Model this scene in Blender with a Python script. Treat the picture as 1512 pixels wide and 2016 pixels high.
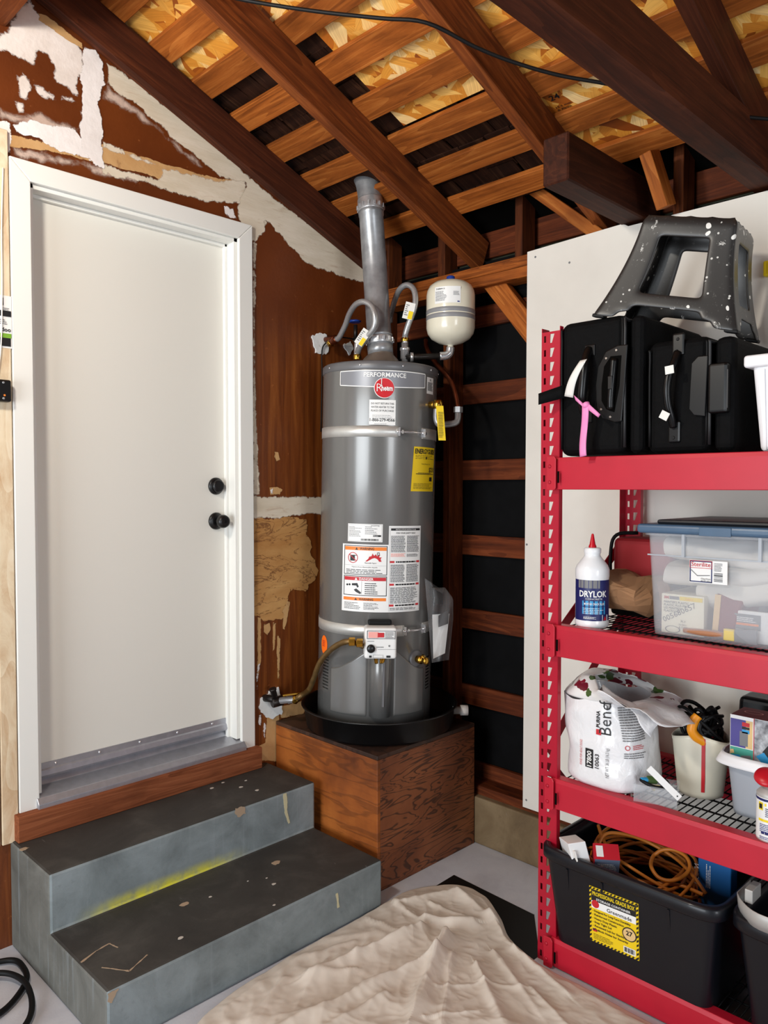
import bpy, bmesh, math, random
import numpy as np
from mathutils import Vector, Matrix, noise
from mathutils.bvhtree import BVHTree
from mathutils.geometry import delaunay_2d_cdt
random.seed(7)
S = bpy.context.scene
C = S.collection
for o in list(bpy.data.objects): bpy.data.objects.remove(o)

# ------------------------------------------------------------------ camera
CAM = Vector((-2.546, -2.59, 1.484)); FPX = 1523.0
PITCH = math.atan(50/1523)
cd = bpy.data.cameras.new('camera'); co = bpy.data.objects.new('camera', cd); C.objects.link(co)
co.location = CAM; co.rotation_euler = (math.pi/2-PITCH, 0, -math.pi/4)
cd.sensor_fit = 'HORIZONTAL'; cd.sensor_width = 36; cd.lens = FPX/1512*36; cd.clip_start = .05
S.camera = co
# ------------------------------------------------------------------ light
w = bpy.data.worlds.new('world'); S.world = w; w.use_nodes = True
bgn = w.node_tree.nodes['Background']
bgn.inputs[0].default_value = (.78, .88, 1, 1); bgn.inputs[1].default_value = .10
def area(name, loc, target, sx, sy, power, col):
    l = bpy.data.lights.new(name, 'AREA'); l.shape = 'RECTANGLE'; l.size = sx; l.size_y = sy
    l.energy = power; l.color = col
    o = bpy.data.objects.new(name, l); C.objects.link(o); o.location = loc
    o.rotation_euler = (Vector(target)-Vector(loc)).to_track_quat('-Z', 'Y').to_euler()
    return o
area('garage_door_daylight', (-5.6, -1.6, 1.2), (0, -.9, 1.1), 2.4, 2.0, 180, (.89, .95, 1))
area('side_door_daylight', (-2.6, -6.2, 1.3), (-1.0, 0, 1.3), 1.2, 2.0, 85, (.92, .96, 1))
bl = bpy.data.lights.new('ceiling_bulb_light', 'POINT'); bl.energy = 92; bl.color = (1, .93, .82); bl.shadow_soft_size = .09
bo = bpy.data.objects.new('ceiling_bulb_light', bl); C.objects.link(bo); bo.location = (-2.5, -1.0, 2.6)
vs = S.view_settings
vs.view_transform = 'Standard'; vs.look = 'None'; vs.exposure = -0.15; vs.gamma = 1; vs.use_curve_mapping = False

# ------------------------------------------------------------------ calibrated helpers
_fw = Vector((math.cos(PITCH)/2**.5, math.cos(PITCH)/2**.5, -math.sin(PITCH)))
_rt = Vector((1, -1, 0))/2**.5
_up = _rt.cross(_fw)
def _ray(px, py): return _fw+_rt*((px-756)/FPX)-_up*((py-1008)/FPX)
def at(px, py, depth): return CAM+_ray(px, py)*depth
def onax(ax, px, py, v):
    d = _ray(px, py); return CAM+d*((v-CAM[ax])/d[ax])
def wx(px, py, v=0): return onax(0, px, py, v)
def wy(px, py, v=0): return onax(1, px, py, v)
def wz(px, py, v=0): return onax(2, px, py, v)
def roofp(px, py, z0):
    d = _ray(px, py); n = Vector((.395, 0, 1)); return CAM+d*((z0-CAM.dot(n))/d.dot(n))

# ------------------------------------------------------------------ materials
def lin(c):
    return tuple(((v/255)/12.92 if v/255 <= .04045 else ((v/255+.055)/1.055)**2.4) for v in c)+(1,)
MATS = {}
class NB:
    def __init__(s, name):
        s.m = bpy.data.materials.new(name); s.m.use_nodes = True
        s.t = s.m.node_tree; s.b = s.t.nodes['Principled BSDF']; MATS[name] = s.m
    def n(s, typ, ins=None, **kw):
        nd = s.t.nodes.new('ShaderNode'+typ)
        for k, v in kw.items(): setattr(nd, k, v)
        for k, v in (ins or {}).items(): s.set(nd.inputs[k], v)
        return nd
    def set(s, sock, v):
        if isinstance(v, bpy.types.NodeSocket): s.t.links.new(v, sock)
        else: sock.default_value = v
    def P(s, **kw):
        for k, v in kw.items(): s.set(s.b.inputs[k.replace('_', ' ')], v)
    def coord(s, scale=(1, 1, 1), rot=(0, 0, 0), rnd=False, kind='Object'):
        c = s.n('TexCoord').outputs[kind]
        if rnd:
            oi = s.n('ObjectInfo'); a = s.n('VectorMath', {0: c}, operation='ADD')
            cx = s.n('CombineXYZ'); m = s.n('Math', {0: oi.outputs['Random'], 1: 37.0}, operation='MULTIPLY')
            for i in range(3): s.set(cx.inputs[i], m.outputs[0])
            s.set(a.inputs[1], cx.outputs[0]); c = a.outputs[0]
        mp = s.n('Mapping', {'Vector': c, 'Scale': scale, 'Rotation': rot}); return mp.outputs[0]
    def noise(s, vec, scale, detail=4, rough=.55, dist=0, out='Fac'):
        return s.n('TexNoise', {'Vector': vec, 'Scale': scale, 'Detail': detail, 'Roughness': rough, 'Distortion': dist}).outputs[out]
    def ramp(s, fac, stops, interp='LINEAR'):
        r = s.n('ValToRGB', {'Fac': fac}); cr = r.color_ramp; cr.interpolation = interp
        while len(cr.elements) < len(stops): cr.elements.new(.5)
        for e, (p, c) in zip(cr.elements, stops):
            e.position = p; e.color = lin(c) if len(c) == 3 else c
        return r.outputs[0]
    def mix(s, f, a, b, mode='MIX'):
        x = s.n('Mix', data_type='RGBA', blend_type=mode)
        s.set(x.inputs[0], f); s.set(x.inputs[6], a); s.set(x.inputs[7], b); return x.outputs[2]
    def math(s, op, a, b=None, c=None):
        x = s.n('Math', operation=op); s.set(x.inputs[0], a)
        if b is not None: s.set(x.inputs[1], b)
        if c is not None: s.set(x.inputs[2], c)
        return x.outputs[0]
    def mrange(s, v, a, b, c=0., d=1., smooth=True):
        x = s.n('MapRange', {0: v, 1: a, 2: b, 3: c, 4: d}); x.interpolation_type = 'SMOOTHSTEP' if smooth else 'LINEAR'
        return x.outputs[0]
    def bump(s, h, strength=.3, dist=.01):
        s.P(Normal=s.n('Bump', {'Height': h, 'Strength': strength, 'Distance': dist}).outputs[0])

def plain(name, col, rough=.5, metal=0., var=.0, vscale=20, bump=0., bscale=80, coat=0., spec=None):
    b = NB(name); base = lin(col)
    if var:
        c = b.coord(rnd=True); f = b.noise(c, vscale)
        d = tuple(max(0, v*(1-var)) for v in base[:3])+(1,); l = tuple(min(1, v*(1+var)) for v in base[:3])+(1,)
        b.P(Base_Color=b.ramp(f, [(.3, d), (.7, l)]))
    else: b.P(Base_Color=base)
    b.P(Roughness=rough, Metallic=metal)
    if coat: b.P(Coat_Weight=coat, Coat_Roughness=.08)
    if spec is not None: b.P(Specular_IOR_Level=spec)
    if bump: b.bump(b.noise(b.coord(), bscale), bump, .003)
    return b.m
def wood(name, dark, mid, light, rough=.65, gx=1.6, gy=22, bump=.25, knots=True):
    b = NB(name); c = b.coord((gx, gy, gy), rnd=True)
    f = b.noise(c, 1.6, 8, .72, .7)
    c2 = b.coord((gx*.3, gy*.3, gy*.3), rnd=True)
    n1 = b.noise(c2, 1.1, 2, .5, .4)
    ring = b.math('FRACT', b.math('MULTIPLY', n1, 16.))
    ring = b.math('MULTIPLY', ring, ring)
    g = b.math('ADD', b.math('MULTIPLY', f, .86), b.math('MULTIPLY', ring, .14))
    col = b.ramp(g, [(.24, dark), (.5, mid), (.78, light)])
    blotch = b.noise(b.coord((1, 1, 1), rnd=True), 4.5, 4)
    col = b.mix(b.mrange(blotch, .42, .8, 0, .5), col, lin(dark))
    oi = b.n('ObjectInfo').outputs['Random']
    hs = b.n('HueSaturation', {'Color': col, 'Value': b.mrange(oi, 0, 1, .8, 1.2, False)}).outputs[0]
    b.P(Base_Color=hs, Roughness=rough, Specular_IOR_Level=.18); b.bump(g, bump, .003)
    return b.m

wood('rafter_wood', (56, 24, 9), (112, 56, 22), (152, 86, 38))
wood('dark_beam', (34, 14, 7), (68, 31, 16), (96, 50, 27))
wood('board_wood', (96, 46, 15), (164, 90, 34), (206, 130, 62))
wood('stud_wood', (46, 20, 8), (94, 45, 18), (128, 68, 30))
wood('plank_wood', (48, 19, 9), (100, 46, 21), (136, 70, 36))
wood('plate_wood', (66, 29, 9), (144, 76, 27), (190, 114, 50), gy=30)
wood('shingle_wood', (22, 10, 6), (46, 24, 14), (84, 56, 36))
wood('sill_wood', (84, 42, 22), (128, 72, 44), (158, 100, 66), rough=.8)
wood('old_stud', (186, 150, 112), (218, 200, 170), (232, 222, 200), rough=.8, gy=9, gx=3)

def osb():
    b = NB('osb'); col = None
    for i, (ang, sc) in enumerate(((.2, (9, 30, 1)), (1.15, (8, 26, 1)), (2.0, (10, 32, 1)), (2.75, (8, 24, 1)), (.75, (9, 28, 1)))):
        c0 = b.n('TexCoord').outputs['Object']
        wob = b.n('TexNoise', {'Vector': c0, 'Scale': 5.0, 'Detail': 2}).outputs['Color']
        ad = b.n('VectorMath', {0: wob, 1: (.06, .06, 0)}, operation='MULTIPLY').outputs[0]
        ad = b.n('VectorMath', {0: c0, 1: ad}, operation='ADD').outputs[0]
        mp = b.n('Mapping', {'Vector': ad, 'Scale': sc, 'Rotation': (0, 0, ang), 'Location': (i*3.3, i*1.7, 0)}).outputs[0]
        mp2 = b.n('Mapping', {'Vector': ad, 'Rotation': (0, 0, ang), 'Location': (i*3.3, i*1.7, 0)}).outputs[0]
        mp = b.n('VectorMath', {0: mp2, 1: sc}, operation='MULTIPLY').outputs[0]
        v = b.n('TexVoronoi', {'Vector': mp, 'Scale': 1.0, 'Randomness': 1.0}, voronoi_dimensions='2D')
        sp = b.n('SeparateColor', {'Color': v.outputs['Color']})
        fl = b.ramp(sp.outputs[0], [(0, (140, 66, 14)), (.2, (196, 112, 30)), (.5, (232, 160, 58)), (.8, (250, 196, 100)), (1, (255, 224, 160))])
        gr = b.noise(b.n('VectorMath', {0: mp, 1: (.5, 6, 1)}, operation='MULTIPLY').outputs[0], 1.5, 3)
        fl = b.mix(b.mrange(gr, .3, .75, 0, .35), fl, lin((156, 80, 20)))
        if col is None: col = fl; hgt = sp.outputs[0]
        else:
            mk = b.math('GREATER_THAN', sp.outputs[1], .62)
            col = b.mix(mk, col, fl); hgt = b.math('ADD', b.math('MULTIPLY', hgt, b.math('SUBTRACT', 1., mk)), b.math('MULTIPLY', sp.outputs[0], mk))
    b.P(Base_Color=col, Roughness=.55); b.bump(hgt, .35, .004)
osb()

def wallpaint():
    b = NB('brown_wall'); c = b.coord()
    st = b.noise(b.coord((16, 1, .8)), 2.2, 6, .6, .6)
    col = b.ramp(st, [(.25, (74, 32, 8)), (.5, (110, 54, 16)), (.8, (150, 86, 34))])
    big = b.noise(c, 2.6, 4)
    sep = b.n('SeparateXYZ', {'Vector': c})
    # upper part is plain dark red-brown paint, lower part is scraped bare panel
    up = b.mrange(sep.outputs[2], 1.95, 2.3)
    col = b.mix(up, col, b.ramp(big, [(.3, (84, 36, 9)), (.7, (110, 52, 15))]))
    sp = b.mrange(b.noise(c, 26, 5, .7), .63, .7)
    col = b.mix(b.math('MULTIPLY', sp, .5), col, lin((168, 104, 56)))
    b.P(Base_Color=col, Roughness=.42); b.bump(b.noise(c, 60, 5), .25, .003)
wallpaint()
def plaster(name, a, bcol, under, amt, rough=.8, sc=(1, 1, 1), feather=.5, edge=(.10, .42)):
    b = NB(name); c = b.coord(sc, rnd=True)
    f = b.noise(c, 7, 6, .65, .4); col = b.ramp(f, [(.3, a), (.7, bcol)])
    g = b.noise(b.coord(sc, rnd=True), 13, 7, .7, .8)
    m = b.mrange(g, feather, feather+.12)
    col = b.mix(b.math('MULTIPLY', m, amt), col, lin(under))
    if name == 'torn_paper':
        ck = b.noise(b.coord((.45, 1, 1.5)), 9, 5, .6, .8); ckm = b.mrange(b.math('ABSOLUTE', b.math('SUBTRACT', ck, .5)), .0, .018, 1, 0)
        col = b.mix(b.math('MULTIPLY', ckm, .7), col, lin((92, 46, 18)))
    b.P(Base_Color=col, Roughness=rough); b.bump(b.noise(c, 40, 6), .35, .004)
    if edge:
        at_ = b.n('Attribute', attribute_name='edge').outputs['Fac']
        nz = b.noise(b.coord((1, 1, 1), rnd=True), 34, 7, .72, .6)
        v = b.math('ADD', at_, b.math('MULTIPLY', b.math('SUBTRACT', nz, .5), 1.5))
        b.P(Alpha=b.mrange(v, edge[0], edge[1]))
plaster('joint_compound', (214, 200, 190), (238, 228, 222), (160, 96, 66), .35, feather=.6, edge=(.12, .5))
plaster('bright_compound', (226, 218, 214), (244, 238, 236), (206, 170, 150), .3, feather=.62, edge=(.02, .2))
plaster('thin_compound', (186, 158, 142), (214, 192, 178), (118, 56, 26), .6, feather=.55, edge=(.2, 1.1))
plaster('tan_paper', (188, 142, 88), (206, 164, 112), (118, 62, 28), .75, feather=.6, edge=(-.1, .1))
plaster('torn_paper', (176, 122, 64), (202, 154, 94), (96, 48, 20), .75, sc=(.6, 1, 1.6), feather=.575, edge=(-.1, .05))
plaster('cream_tape', (206, 192, 168), (228, 216, 198), (170, 130, 96), .5, sc=(.4, 1, 2), feather=.58)
plaster('putty_white', (214, 216, 214), (240, 240, 238), (150, 140, 128), .6, feather=.6, edge=None)

def concrete(name, dark, mid, light, streak=False, yellow=False):
    b = NB(name); c = b.coord(); f = b.noise(c, 5, 8, .65, .5)
    col = b.ramp(f, [(.25, dark), (.5, mid), (.78, light)])
    f2 = b.noise(c, 48, 6, .7); col = b.mix(b.mrange(f2, .55, .75, 0, .35), col, lin(dark))
    sc = b.noise(b.coord((14, 2, 3)), 5, 5, .75, 1); col = b.mix(b.mrange(sc, .66, .74, 0, .35), col, lin((168, 170, 168)))
    if streak:
        s2 = b.noise(b.coord((30, 30, 1.5)), 1.5, 4); col = b.mix(b.mrange(s2, .55, .72, 0, .3), col, lin((150, 160, 165)))
    if yellow:
        s = b.n('SeparateXYZ', {'Vector': c})
        mz = b.mrange(s.outputs[2], .172, .215, 1, 0)
        mx = b.math('MULTIPLY', b.mrange(s.outputs[0], .06, .25), b.mrange(s.outputs[0], .5, .72, 1, 0))
        my = b.math('MULTIPLY', b.mrange(s.outputs[1], -.345, -.318), mz)
        nz = b.mrange(b.noise(c, 22, 4), .3, .6, .35, 1)
        col = b.mix(b.math('MULTIPLY', b.math('MULTIPLY', mx, my), nz), col, lin((214, 208, 60)))
    b.P(Base_Color=col, Roughness=.72); b.bump(b.noise(c, 120, 6, .7), .25, .002)
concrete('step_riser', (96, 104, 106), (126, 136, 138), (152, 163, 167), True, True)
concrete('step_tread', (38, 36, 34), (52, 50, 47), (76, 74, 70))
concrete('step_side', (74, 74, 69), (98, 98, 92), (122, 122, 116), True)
concrete('stem_concrete', (84, 66, 44), (112, 92, 64), (140, 120, 90))
concrete('floor_paint', (176, 178, 188), (194, 196, 204), (206, 208, 214))

def plywood(name, dark, mid, light, contour, sc, lnamt=.55):
    b = NB(name); c = b.coord(sc)
    n1 = b.noise(c, 1.6, 3, .5, .6)
    lines = b.math('FRACT', b.math('MULTIPLY', n1, contour))
    ln = b.mrange(b.math('ABSOLUTE', b.math('SUBTRACT', lines, .5)), .30, .46)
    f = b.noise(b.coord((1, 1, 1)), 3.2, 5)
    col = b.ramp(f, [(.28, dark), (.5, mid), (.76, light)])
    col = b.mix(b.math('MULTIPLY', ln, lnamt), col, lin(tuple(int(v*.55) for v in dark)))
    fg = b.noise(b.coord((4, 4, 60)), 2, 4); col = b.mix(b.mrange(fg, .5, .8, 0, .3), col, lin(dark))
    b.P(Base_Color=col, Roughness=.55); b.bump(ln, .25, .002)
plywood('ply_left', (88, 40, 12), (150, 80, 27), (190, 112, 46), 4, (1.5, 1.6, 9), .35)
plywood('ply_front', (84, 42, 20), (126, 70, 38), (152, 92, 54), 15, (1.5, 1, 7.5), .8)
plywood('ply_top', (44, 26, 18), (70, 44, 30), (90, 60, 42), 6, (3, 3, 1))

plain('door_white', (226, 223, 214), .45, bump=.05, bscale=120)
plain('trim_white', (232, 231, 225), .4)
plain('panel_white', (226, 221, 212), .6, var=.03, vscale=6)
plain('aluminium', (176, 178, 186), .38, .7, var=.08, vscale=40)
plain('galvanised', (158, 160, 163), .34, .5, var=.3, vscale=16)
plain('galv_band', (196, 196, 198), .28, .6, var=.2, vscale=30)
plain('strap_steel', (214, 214, 210), .42, .6, var=.06)
plain('chrome', (214, 214, 216), .22, .75)
plain('black_iron', (52, 48, 46), .4, .7, var=.3)
plain('brass', (196, 152, 62), .25, 1.)
plain('gas_flex', (128, 100, 60), .45, .6, var=.25, vscale=30)
plain('copper', (118, 62, 40), .35, .9, var=.3)
plain('pipe_grey', (150, 150, 152), .3, .5, var=.15)
plain('hood_grey', (112, 100, 90), .5, .4, var=.2)
plain('satin_black', (10, 10, 11), .35)
plain('pan_black', (9, 9, 10), .38)
plain('rubber_black', (10, 10, 11), .55, spec=0.25)
plain('felt_black', (8, 8, 9), .7, var=.4, vscale=12, bump=.3, bscale=14, spec=0.12)
plain('cavity_black', (8, 7, 6), .9, spec=0.05)
plain('green_panel', (54, 56, 44), .8, var=.2, spec=0.1)
b = NB('heater_grey'); b.P(Base_Color=lin((113, 112, 110)), Roughness=.27, Metallic=.25, Coat_Weight=.35, Coat_Roughness=.12)
plain('heater_cap', (104, 104, 106), .38, .2)
plain('badge_grey', (138, 140, 146), .35, .3)
plain('tank_cream', (229, 223, 202), .28, coat=.5)
plain('tank_band', (136, 136, 138), .4)
plain('blue_plastic', (26, 62, 150), .4)
plain('valve_white', (236, 236, 234), .35)
plain('red_print', (200, 22, 34), .4)
plain('print_red', (196, 30, 40), .5)
plain('print_black', (22, 22, 24), .5)
plain('print_grey', (120, 120, 122), .5)
plain('print_white', (240, 240, 238), .5)
plain('print_blue', (28, 40, 120), .5)
plain('print_navy', (20, 28, 92), .45)
plain('print_cyan', (44, 150, 205), .45)
plain('print_teal', (70, 160, 140), .5)
plain('print_purple', (74, 66, 138), .5)
plain('print_orange', (238, 130, 40), .5)
plain('print_tan', (226, 190, 130), .5)
plain('print_pink', (244, 170, 160), .5)
plain('label_white', (236, 236, 234), .45)
plain('label_yellow', (240, 204, 22), .42)
plain('label_cream', (236, 230, 208), .5)
plain('label_orange', (255, 112, 10), .5)
plain('rack_red', (176, 16, 44), .36, .1, var=.05, vscale=5)
plain('rack_beam', (186, 22, 46), .42, .1, var=.07, vscale=7)
plain('wire_black', (8, 8, 9), .5, spec=0.25)
plain('nylon_black', (7, 7, 8), .75, var=.25, vscale=60, bump=.4, bscale=260, spec=0.12)
plain('plastic_black', (9, 9, 10), .32, spec=0.35)
plain('piping_grey', (26, 26, 28), .5)
plain('rivet', (182, 176, 168), .3, .9)
plain('tag_white', (232, 230, 224), .7)
plain('ribbon_pink', (238, 142, 196), .45)
plain('bin_white', (240, 240, 242), .4)
plain('lid_dark', (16, 20, 28), .4)
plain('lid_blue', (70, 96, 122), .35, var=.06)
plain('cloth_white', (224, 218, 208), .9, var=.04, vscale=6, bump=.3, bscale=50)
plain('paper_brown', (148, 108, 74), .85, var=.12, vscale=12)
plain('bag_red', (150, 14, 26), .7)
plain('bottle_white', (238, 240, 242), .3, coat=.3)
plain('bucket_cream', (222, 216, 196), .4, var=.03)
plain('cap_red', (196, 18, 36), .35)
plain('tool_orange', (238, 150, 20), .4)
plain('tool_yellow', (240, 210, 30), .4)
plain('cord_orange', (204, 118, 34), .45)
plain('box_darkred', (120, 12, 24), .5)
plain('box_red', (190, 28, 44), .5)
plain('box_slate', (96, 108, 130), .5)
plain('carton_white', (232, 232, 232), .6)
plain('pack_blue', (24, 96, 160), .45)
plain('leaf_green', (64, 92, 44), .5)
plain('tote_black', (10, 13, 21), .42, coat=.15, spec=0.35)
plain('metal_strip', (186, 184, 180), .5, .3)
plain('brush_handle', (176, 120, 84), .5)
plain('spot_paint', (196, 190, 182), .6)
plain('spot_tan', (170, 148, 124), .8)
plain('drip_cream', (206, 198, 160), .7)
plain('romex_white', (236, 232, 222), .5)
plain('green_paint', (120, 170, 50), .5)
b = NB('stool_grey'); c = b.coord()
sp = b.n('TexVoronoi', {'Vector': b.n('VectorMath', {0: c, 1: b.n('VectorMath', {0: b.n('TexNoise', {'Vector': c, 'Scale': 14.}).outputs['Color'], 1: (.05, .05, .05)}, operation='MULTIPLY').outputs[0]}, operation='ADD').outputs[0], 'Scale': 26.})
pk = b.math('MULTIPLY', b.math('LESS_THAN', sp.outputs['Distance'], .2), b.math('GREATER_THAN', b.n('SeparateColor', {'Color': sp.outputs['Color']}).outputs[0], .74))
fine = b.mrange(b.noise(c, 90, 5, .7), .6, .68)
sp2 = b.n('TexVoronoi', {'Vector': c, 'Scale': 70.}); pk2 = b.math('MULTIPLY', b.math('LESS_THAN', sp2.outputs['Distance'], .22), b.math('GREATER_THAN', b.n('SeparateColor', {'Color': sp2.outputs['Color']}).outputs[1], .94))
big = b.mrange(b.noise(c, 16, 6, .75, 1.), .63, .67)
col = b.mix(b.math('MULTIPLY', fine, .35), lin((40, 38, 37)), lin((120, 118, 114)))
col = b.mix(pk, col, lin((228, 226, 220))); col = b.mix(pk2, col, lin((200, 198, 192))); col = b.mix(b.math('MULTIPLY', big, .8), col, lin((214, 212, 206)))
b.P(Base_Color=col, Roughness=.36)
b = NB('canvas'); c = b.coord(); f = b.noise(c, 3, 5); col = b.ramp(f, [(.3, (200, 188, 174)), (.7, (222, 212, 200))])
col = b.mix(b.mrange(b.noise(c, 15, 6, .75), .6, .72, 0, .35), col, lin((196, 182, 166)))
b.P(Base_Color=col, Roughness=.95); b.bump(b.noise(c, 9, 4, .5, .6), .25, .01)
b = NB('ribbed_white'); c = b.coord(); wv = b.n('TexWave', {'Vector': c, 'Scale': 22.}, wave_type='BANDS', bands_direction='Y').outputs['Fac']
b.P(Base_Color=lin((240, 240, 242)), Roughness=.4); b.bump(wv, .4, .004)
def clear(name, col, alpha, rough=.25):
    b = NB(name); b.P(Base_Color=lin(col), Roughness=rough, Alpha=alpha, Specular_IOR_Level=.6); return b.m
clear('clear_tote', (220, 224, 230), .24, .25)
clear('frost_tote', (190, 196, 204), .62, .35)
clear('clear_box', (225, 230, 235), .16, .08)
clear('poly_bag', (190, 190, 192), .10, .08)
b = NB('braided'); c = b.coord((1, 1, 1), kind='UV')
wv = b.n('TexWave', {'Vector': c, 'Scale': 3.2, 'Distortion': 1.}, wave_type='BANDS', bands_direction='X').outputs['Fac']
b.P(Base_Color=b.ramp(wv, [(.2, (52, 52, 54)), (.6, (226, 226, 226))]), Roughness=.3, Metallic=.6)
b = NB('bag_white'); c = b.coord(); b.P(Base_Color=lin((232, 232, 234)), Roughness=.28, Coat_Weight=.3)
b.bump(b.noise(c, 26, 4, .5, .8), .35, .012)
b = NB('bag_floral'); c = b.coord()
v = b.n('TexVoronoi', {'Vector': b.n('VectorMath', {0: c, 1: b.n('VectorMath', {0: b.n('TexNoise', {'Vector': c, 'Scale': 20.}).outputs['Color'], 1: (.07, .07, .07)}, operation='MULTIPLY').outputs[0]}, operation='ADD').outputs[0], 'Scale': 24.})
sr = b.n('SeparateColor', {'Color': v.outputs['Color']}).outputs[0]
col = b.ramp(sr, [(0, (110, 26, 42)), (.3, (236, 234, 230)), (.5, (66, 92, 40)), (.64, (232, 230, 228)), (.74, (206, 110, 60)), (.82, (130, 26, 46))], 'CONSTANT')
b.P(Base_Color=b.mix(b.mrange(v.outputs['Distance'], .46, .5), col, lin((234, 232, 230))), Roughness=.3)
b = NB('print_photo'); c = b.coord(); f = b.noise(c, 40, 4); b.P(Base_Color=b.ramp(f, [(.35, (92, 92, 96)), (.65, (196, 198, 202))]), Roughness=.45)

# ------------------------------------------------------------------ mesh helpers
class MB:
    def __init__(s): s.v = []; s.f = []; s.sm = []; s.uv = None
    def add(s, vs, fs, smooth=False):
        o = len(s.v); s.v += [Vector(v) for v in vs]
        for f in fs: s.f.append([i+o for i in f]); s.sm.append(smooth)
        return s
    def box(s, a, b):
        x0, x1 = sorted((a[0], b[0])); y0, y1 = sorted((a[1], b[1])); z0, z1 = sorted((a[2], b[2]))
        return s.add([(x0, y0, z0), (x1, y0, z0), (x1, y1, z0), (x0, y1, z0), (x0, y0, z1), (x1, y0, z1), (x1, y1, z1), (x0, y1, z1)],
                     [(0, 3, 2, 1), (4, 5, 6, 7), (0, 1, 5, 4), (1, 2, 6, 5), (2, 3, 7, 6), (3, 0, 4, 7)])
    def obox(s, c, X, Y, Z):      # centre and three half vectors
        c = Vector(c); X = Vector(X); Y = Vector(Y); Z = Vector(Z)
        vs = [c+X*i+Y*j+Z*k for k in (-1, 1) for j in (-1, 1) for i in (-1, 1)]
        return s.add(vs, [(0, 2, 3, 1), (4, 5, 7, 6), (0, 1, 5, 4), (1, 3, 7, 5), (3, 2, 6, 7), (2, 0, 4, 6)])
    def hexa(s, lo, hi):          # two quads (4 pts each)
        return s.add(list(lo)+list(hi), [(0, 3, 2, 1), (4, 5, 6, 7), (0, 1, 5, 4), (1, 2, 6, 5), (2, 3, 7, 6), (3, 0, 4, 7)])
    def prism(s, pts, d):         # planar polygon extruded by vector d
        n = len(pts); d = Vector(d); p = [Vector(q) for q in pts]
        return s.add(p+[q+d for q in p], [list(range(n))[::-1], list(range(n, 2*n))]+[(i, (i+1) % n, n+(i+1) % n, n+i) for i in range(n)])
    def lathe(s, prof, seg=32, c=(0, 0, 0), axis=(0, 0, 1), cap=True, smooth=True):
        ax = Vector(axis).normalized(); q = ax.to_track_quat('Z', 'Y').to_matrix(); c = Vector(c)
        vs = []; fs = []
        for r, h in prof:
            for i in range(seg):
                a = 2*math.pi*i/seg; vs.append(c+q@Vector((r*math.cos(a), r*math.sin(a), h)))
        for j in range(len(prof)-1):
            for i in range(seg):
                k = (i+1) % seg; fs.append((j*seg+i, j*seg+k, (j+1)*seg+k, (j+1)*seg+i))
        s.add(vs, fs, smooth)
        if cap:
            o = len(s.v)-len(vs)
            if prof[0][0] > 1e-5: s.f.append([o+i for i in range(seg)][::-1]); s.sm.append(False)
            if prof[-1][0] > 1e-5: s.f.append([o+(len(prof)-1)*seg+i for i in range(seg)]); s.sm.append(False)
        return s
    def tube(s, pts, r, seg=10, sub=6, closed=False, rfun=None):
        P = [Vector(p) for p in pts]; out = []
        n = len(P)
        if sub > 1:
            rng = n if closed else n-1
            for i in range(rng):
                p0 = P[(i-1) % n] if closed or i > 0 else P[0]*2-P[1]
                p1 = P[i]; p2 = P[(i+1) % n]
                p3 = P[(i+2) % n] if closed or i+2 < n else P[-1]*2-P[-2]
                for k in range(sub):
                    t = k/sub
                    out.append(.5*((2*p1)+(p2-p0)*t+(2*p0-5*p1+4*p2-p3)*t*t+(3*p1-p0-3*p2+p3)*t**3))
            if not closed: out.append(P[-1])
        else: out = P
        m = len(out); vs = []; fs = []; nrm = None
        for i in range(m):
            a = out[(i-1) % m] if closed or i > 0 else out[0]; b_ = out[(i+1) % m] if closed or i < m-1 else out[-1]
            t = (b_-a).normalized()
            if nrm is None: nrm = t.orthogonal().normalized()
            nrm = (nrm-t*nrm.dot(t)).normalized(); bn = t.cross(nrm)
            rr = rfun(i/(m-1))*r if rfun else r
            for j in range(seg):
                an = 2*math.pi*j/seg; vs.append(out[i]+(nrm*math.cos(an)+bn*math.sin(an))*rr)
        for i in range(m if closed else m-1):
            for j in range(seg):
                fs.append((i*seg+j, i*seg+(j+1) % seg, ((i+1) % m)*seg+(j+1) % seg, ((i+1) % m)*seg+j))
        s.add(vs, fs, True)
        if not closed:
            o = len(s.v)-len(vs)
            s.f.append([o+j for j in range(seg)][::-1]); s.sm.append(False)
            s.f.append([o+(m-1)*seg+j for j in range(seg)]); s.sm.append(False)
        return s
    def grid(s, fn, nu, nv, smooth=True, closeu=False):
        vs = [fn(i/nu, j/nv) for j in range(nv+1) for i in range(nu+(0 if closeu else 1))]
        W = nu if closeu else nu+1
        fs = [(j*W+i, j*W+(i+1) % W, (j+1)*W+(i+1) % W, (j+1)*W+i) for j in range(nv) for i in range(nu)]
        return s.add(vs, fs, smooth)
    def shift(s, d):
        d = Vector(d); s.v = [v+d for v in s.v]; return s
    def xf(s, M): s.v = [M@v for v in s.v]; return s
    def bvh(s): return BVHTree.FromPolygons(s.v, s.f)
    def build(s, name, mat, parent=None, bevel=0, bseg=2, sub=0, solid=0, recalc=True, mats=None, fm=None, off=0):
        me = bpy.data.meshes.new(name); me.from_pydata([tuple(v) for v in s.v], [], s.f)
        for p, q in zip(me.polygons, s.sm): p.use_smooth = q
        for m in (mats or [mat]): me.materials.append(MATS[m])
        if fm:
            for p in me.polygons: p.material_index = fm(p)
        if recalc:
            bm = bmesh.new(); bm.from_mesh(me); bmesh.ops.recalc_face_normals(bm, faces=bm.faces); bm.to_mesh(me); bm.free()
        me.update()
        o = bpy.data.objects.new(name, me); C.objects.link(o); o.parent = parent
        if solid:
            md = o.modifiers.new('solid', 'SOLIDIFY'); md.thickness = solid; md.offset = off
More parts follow.
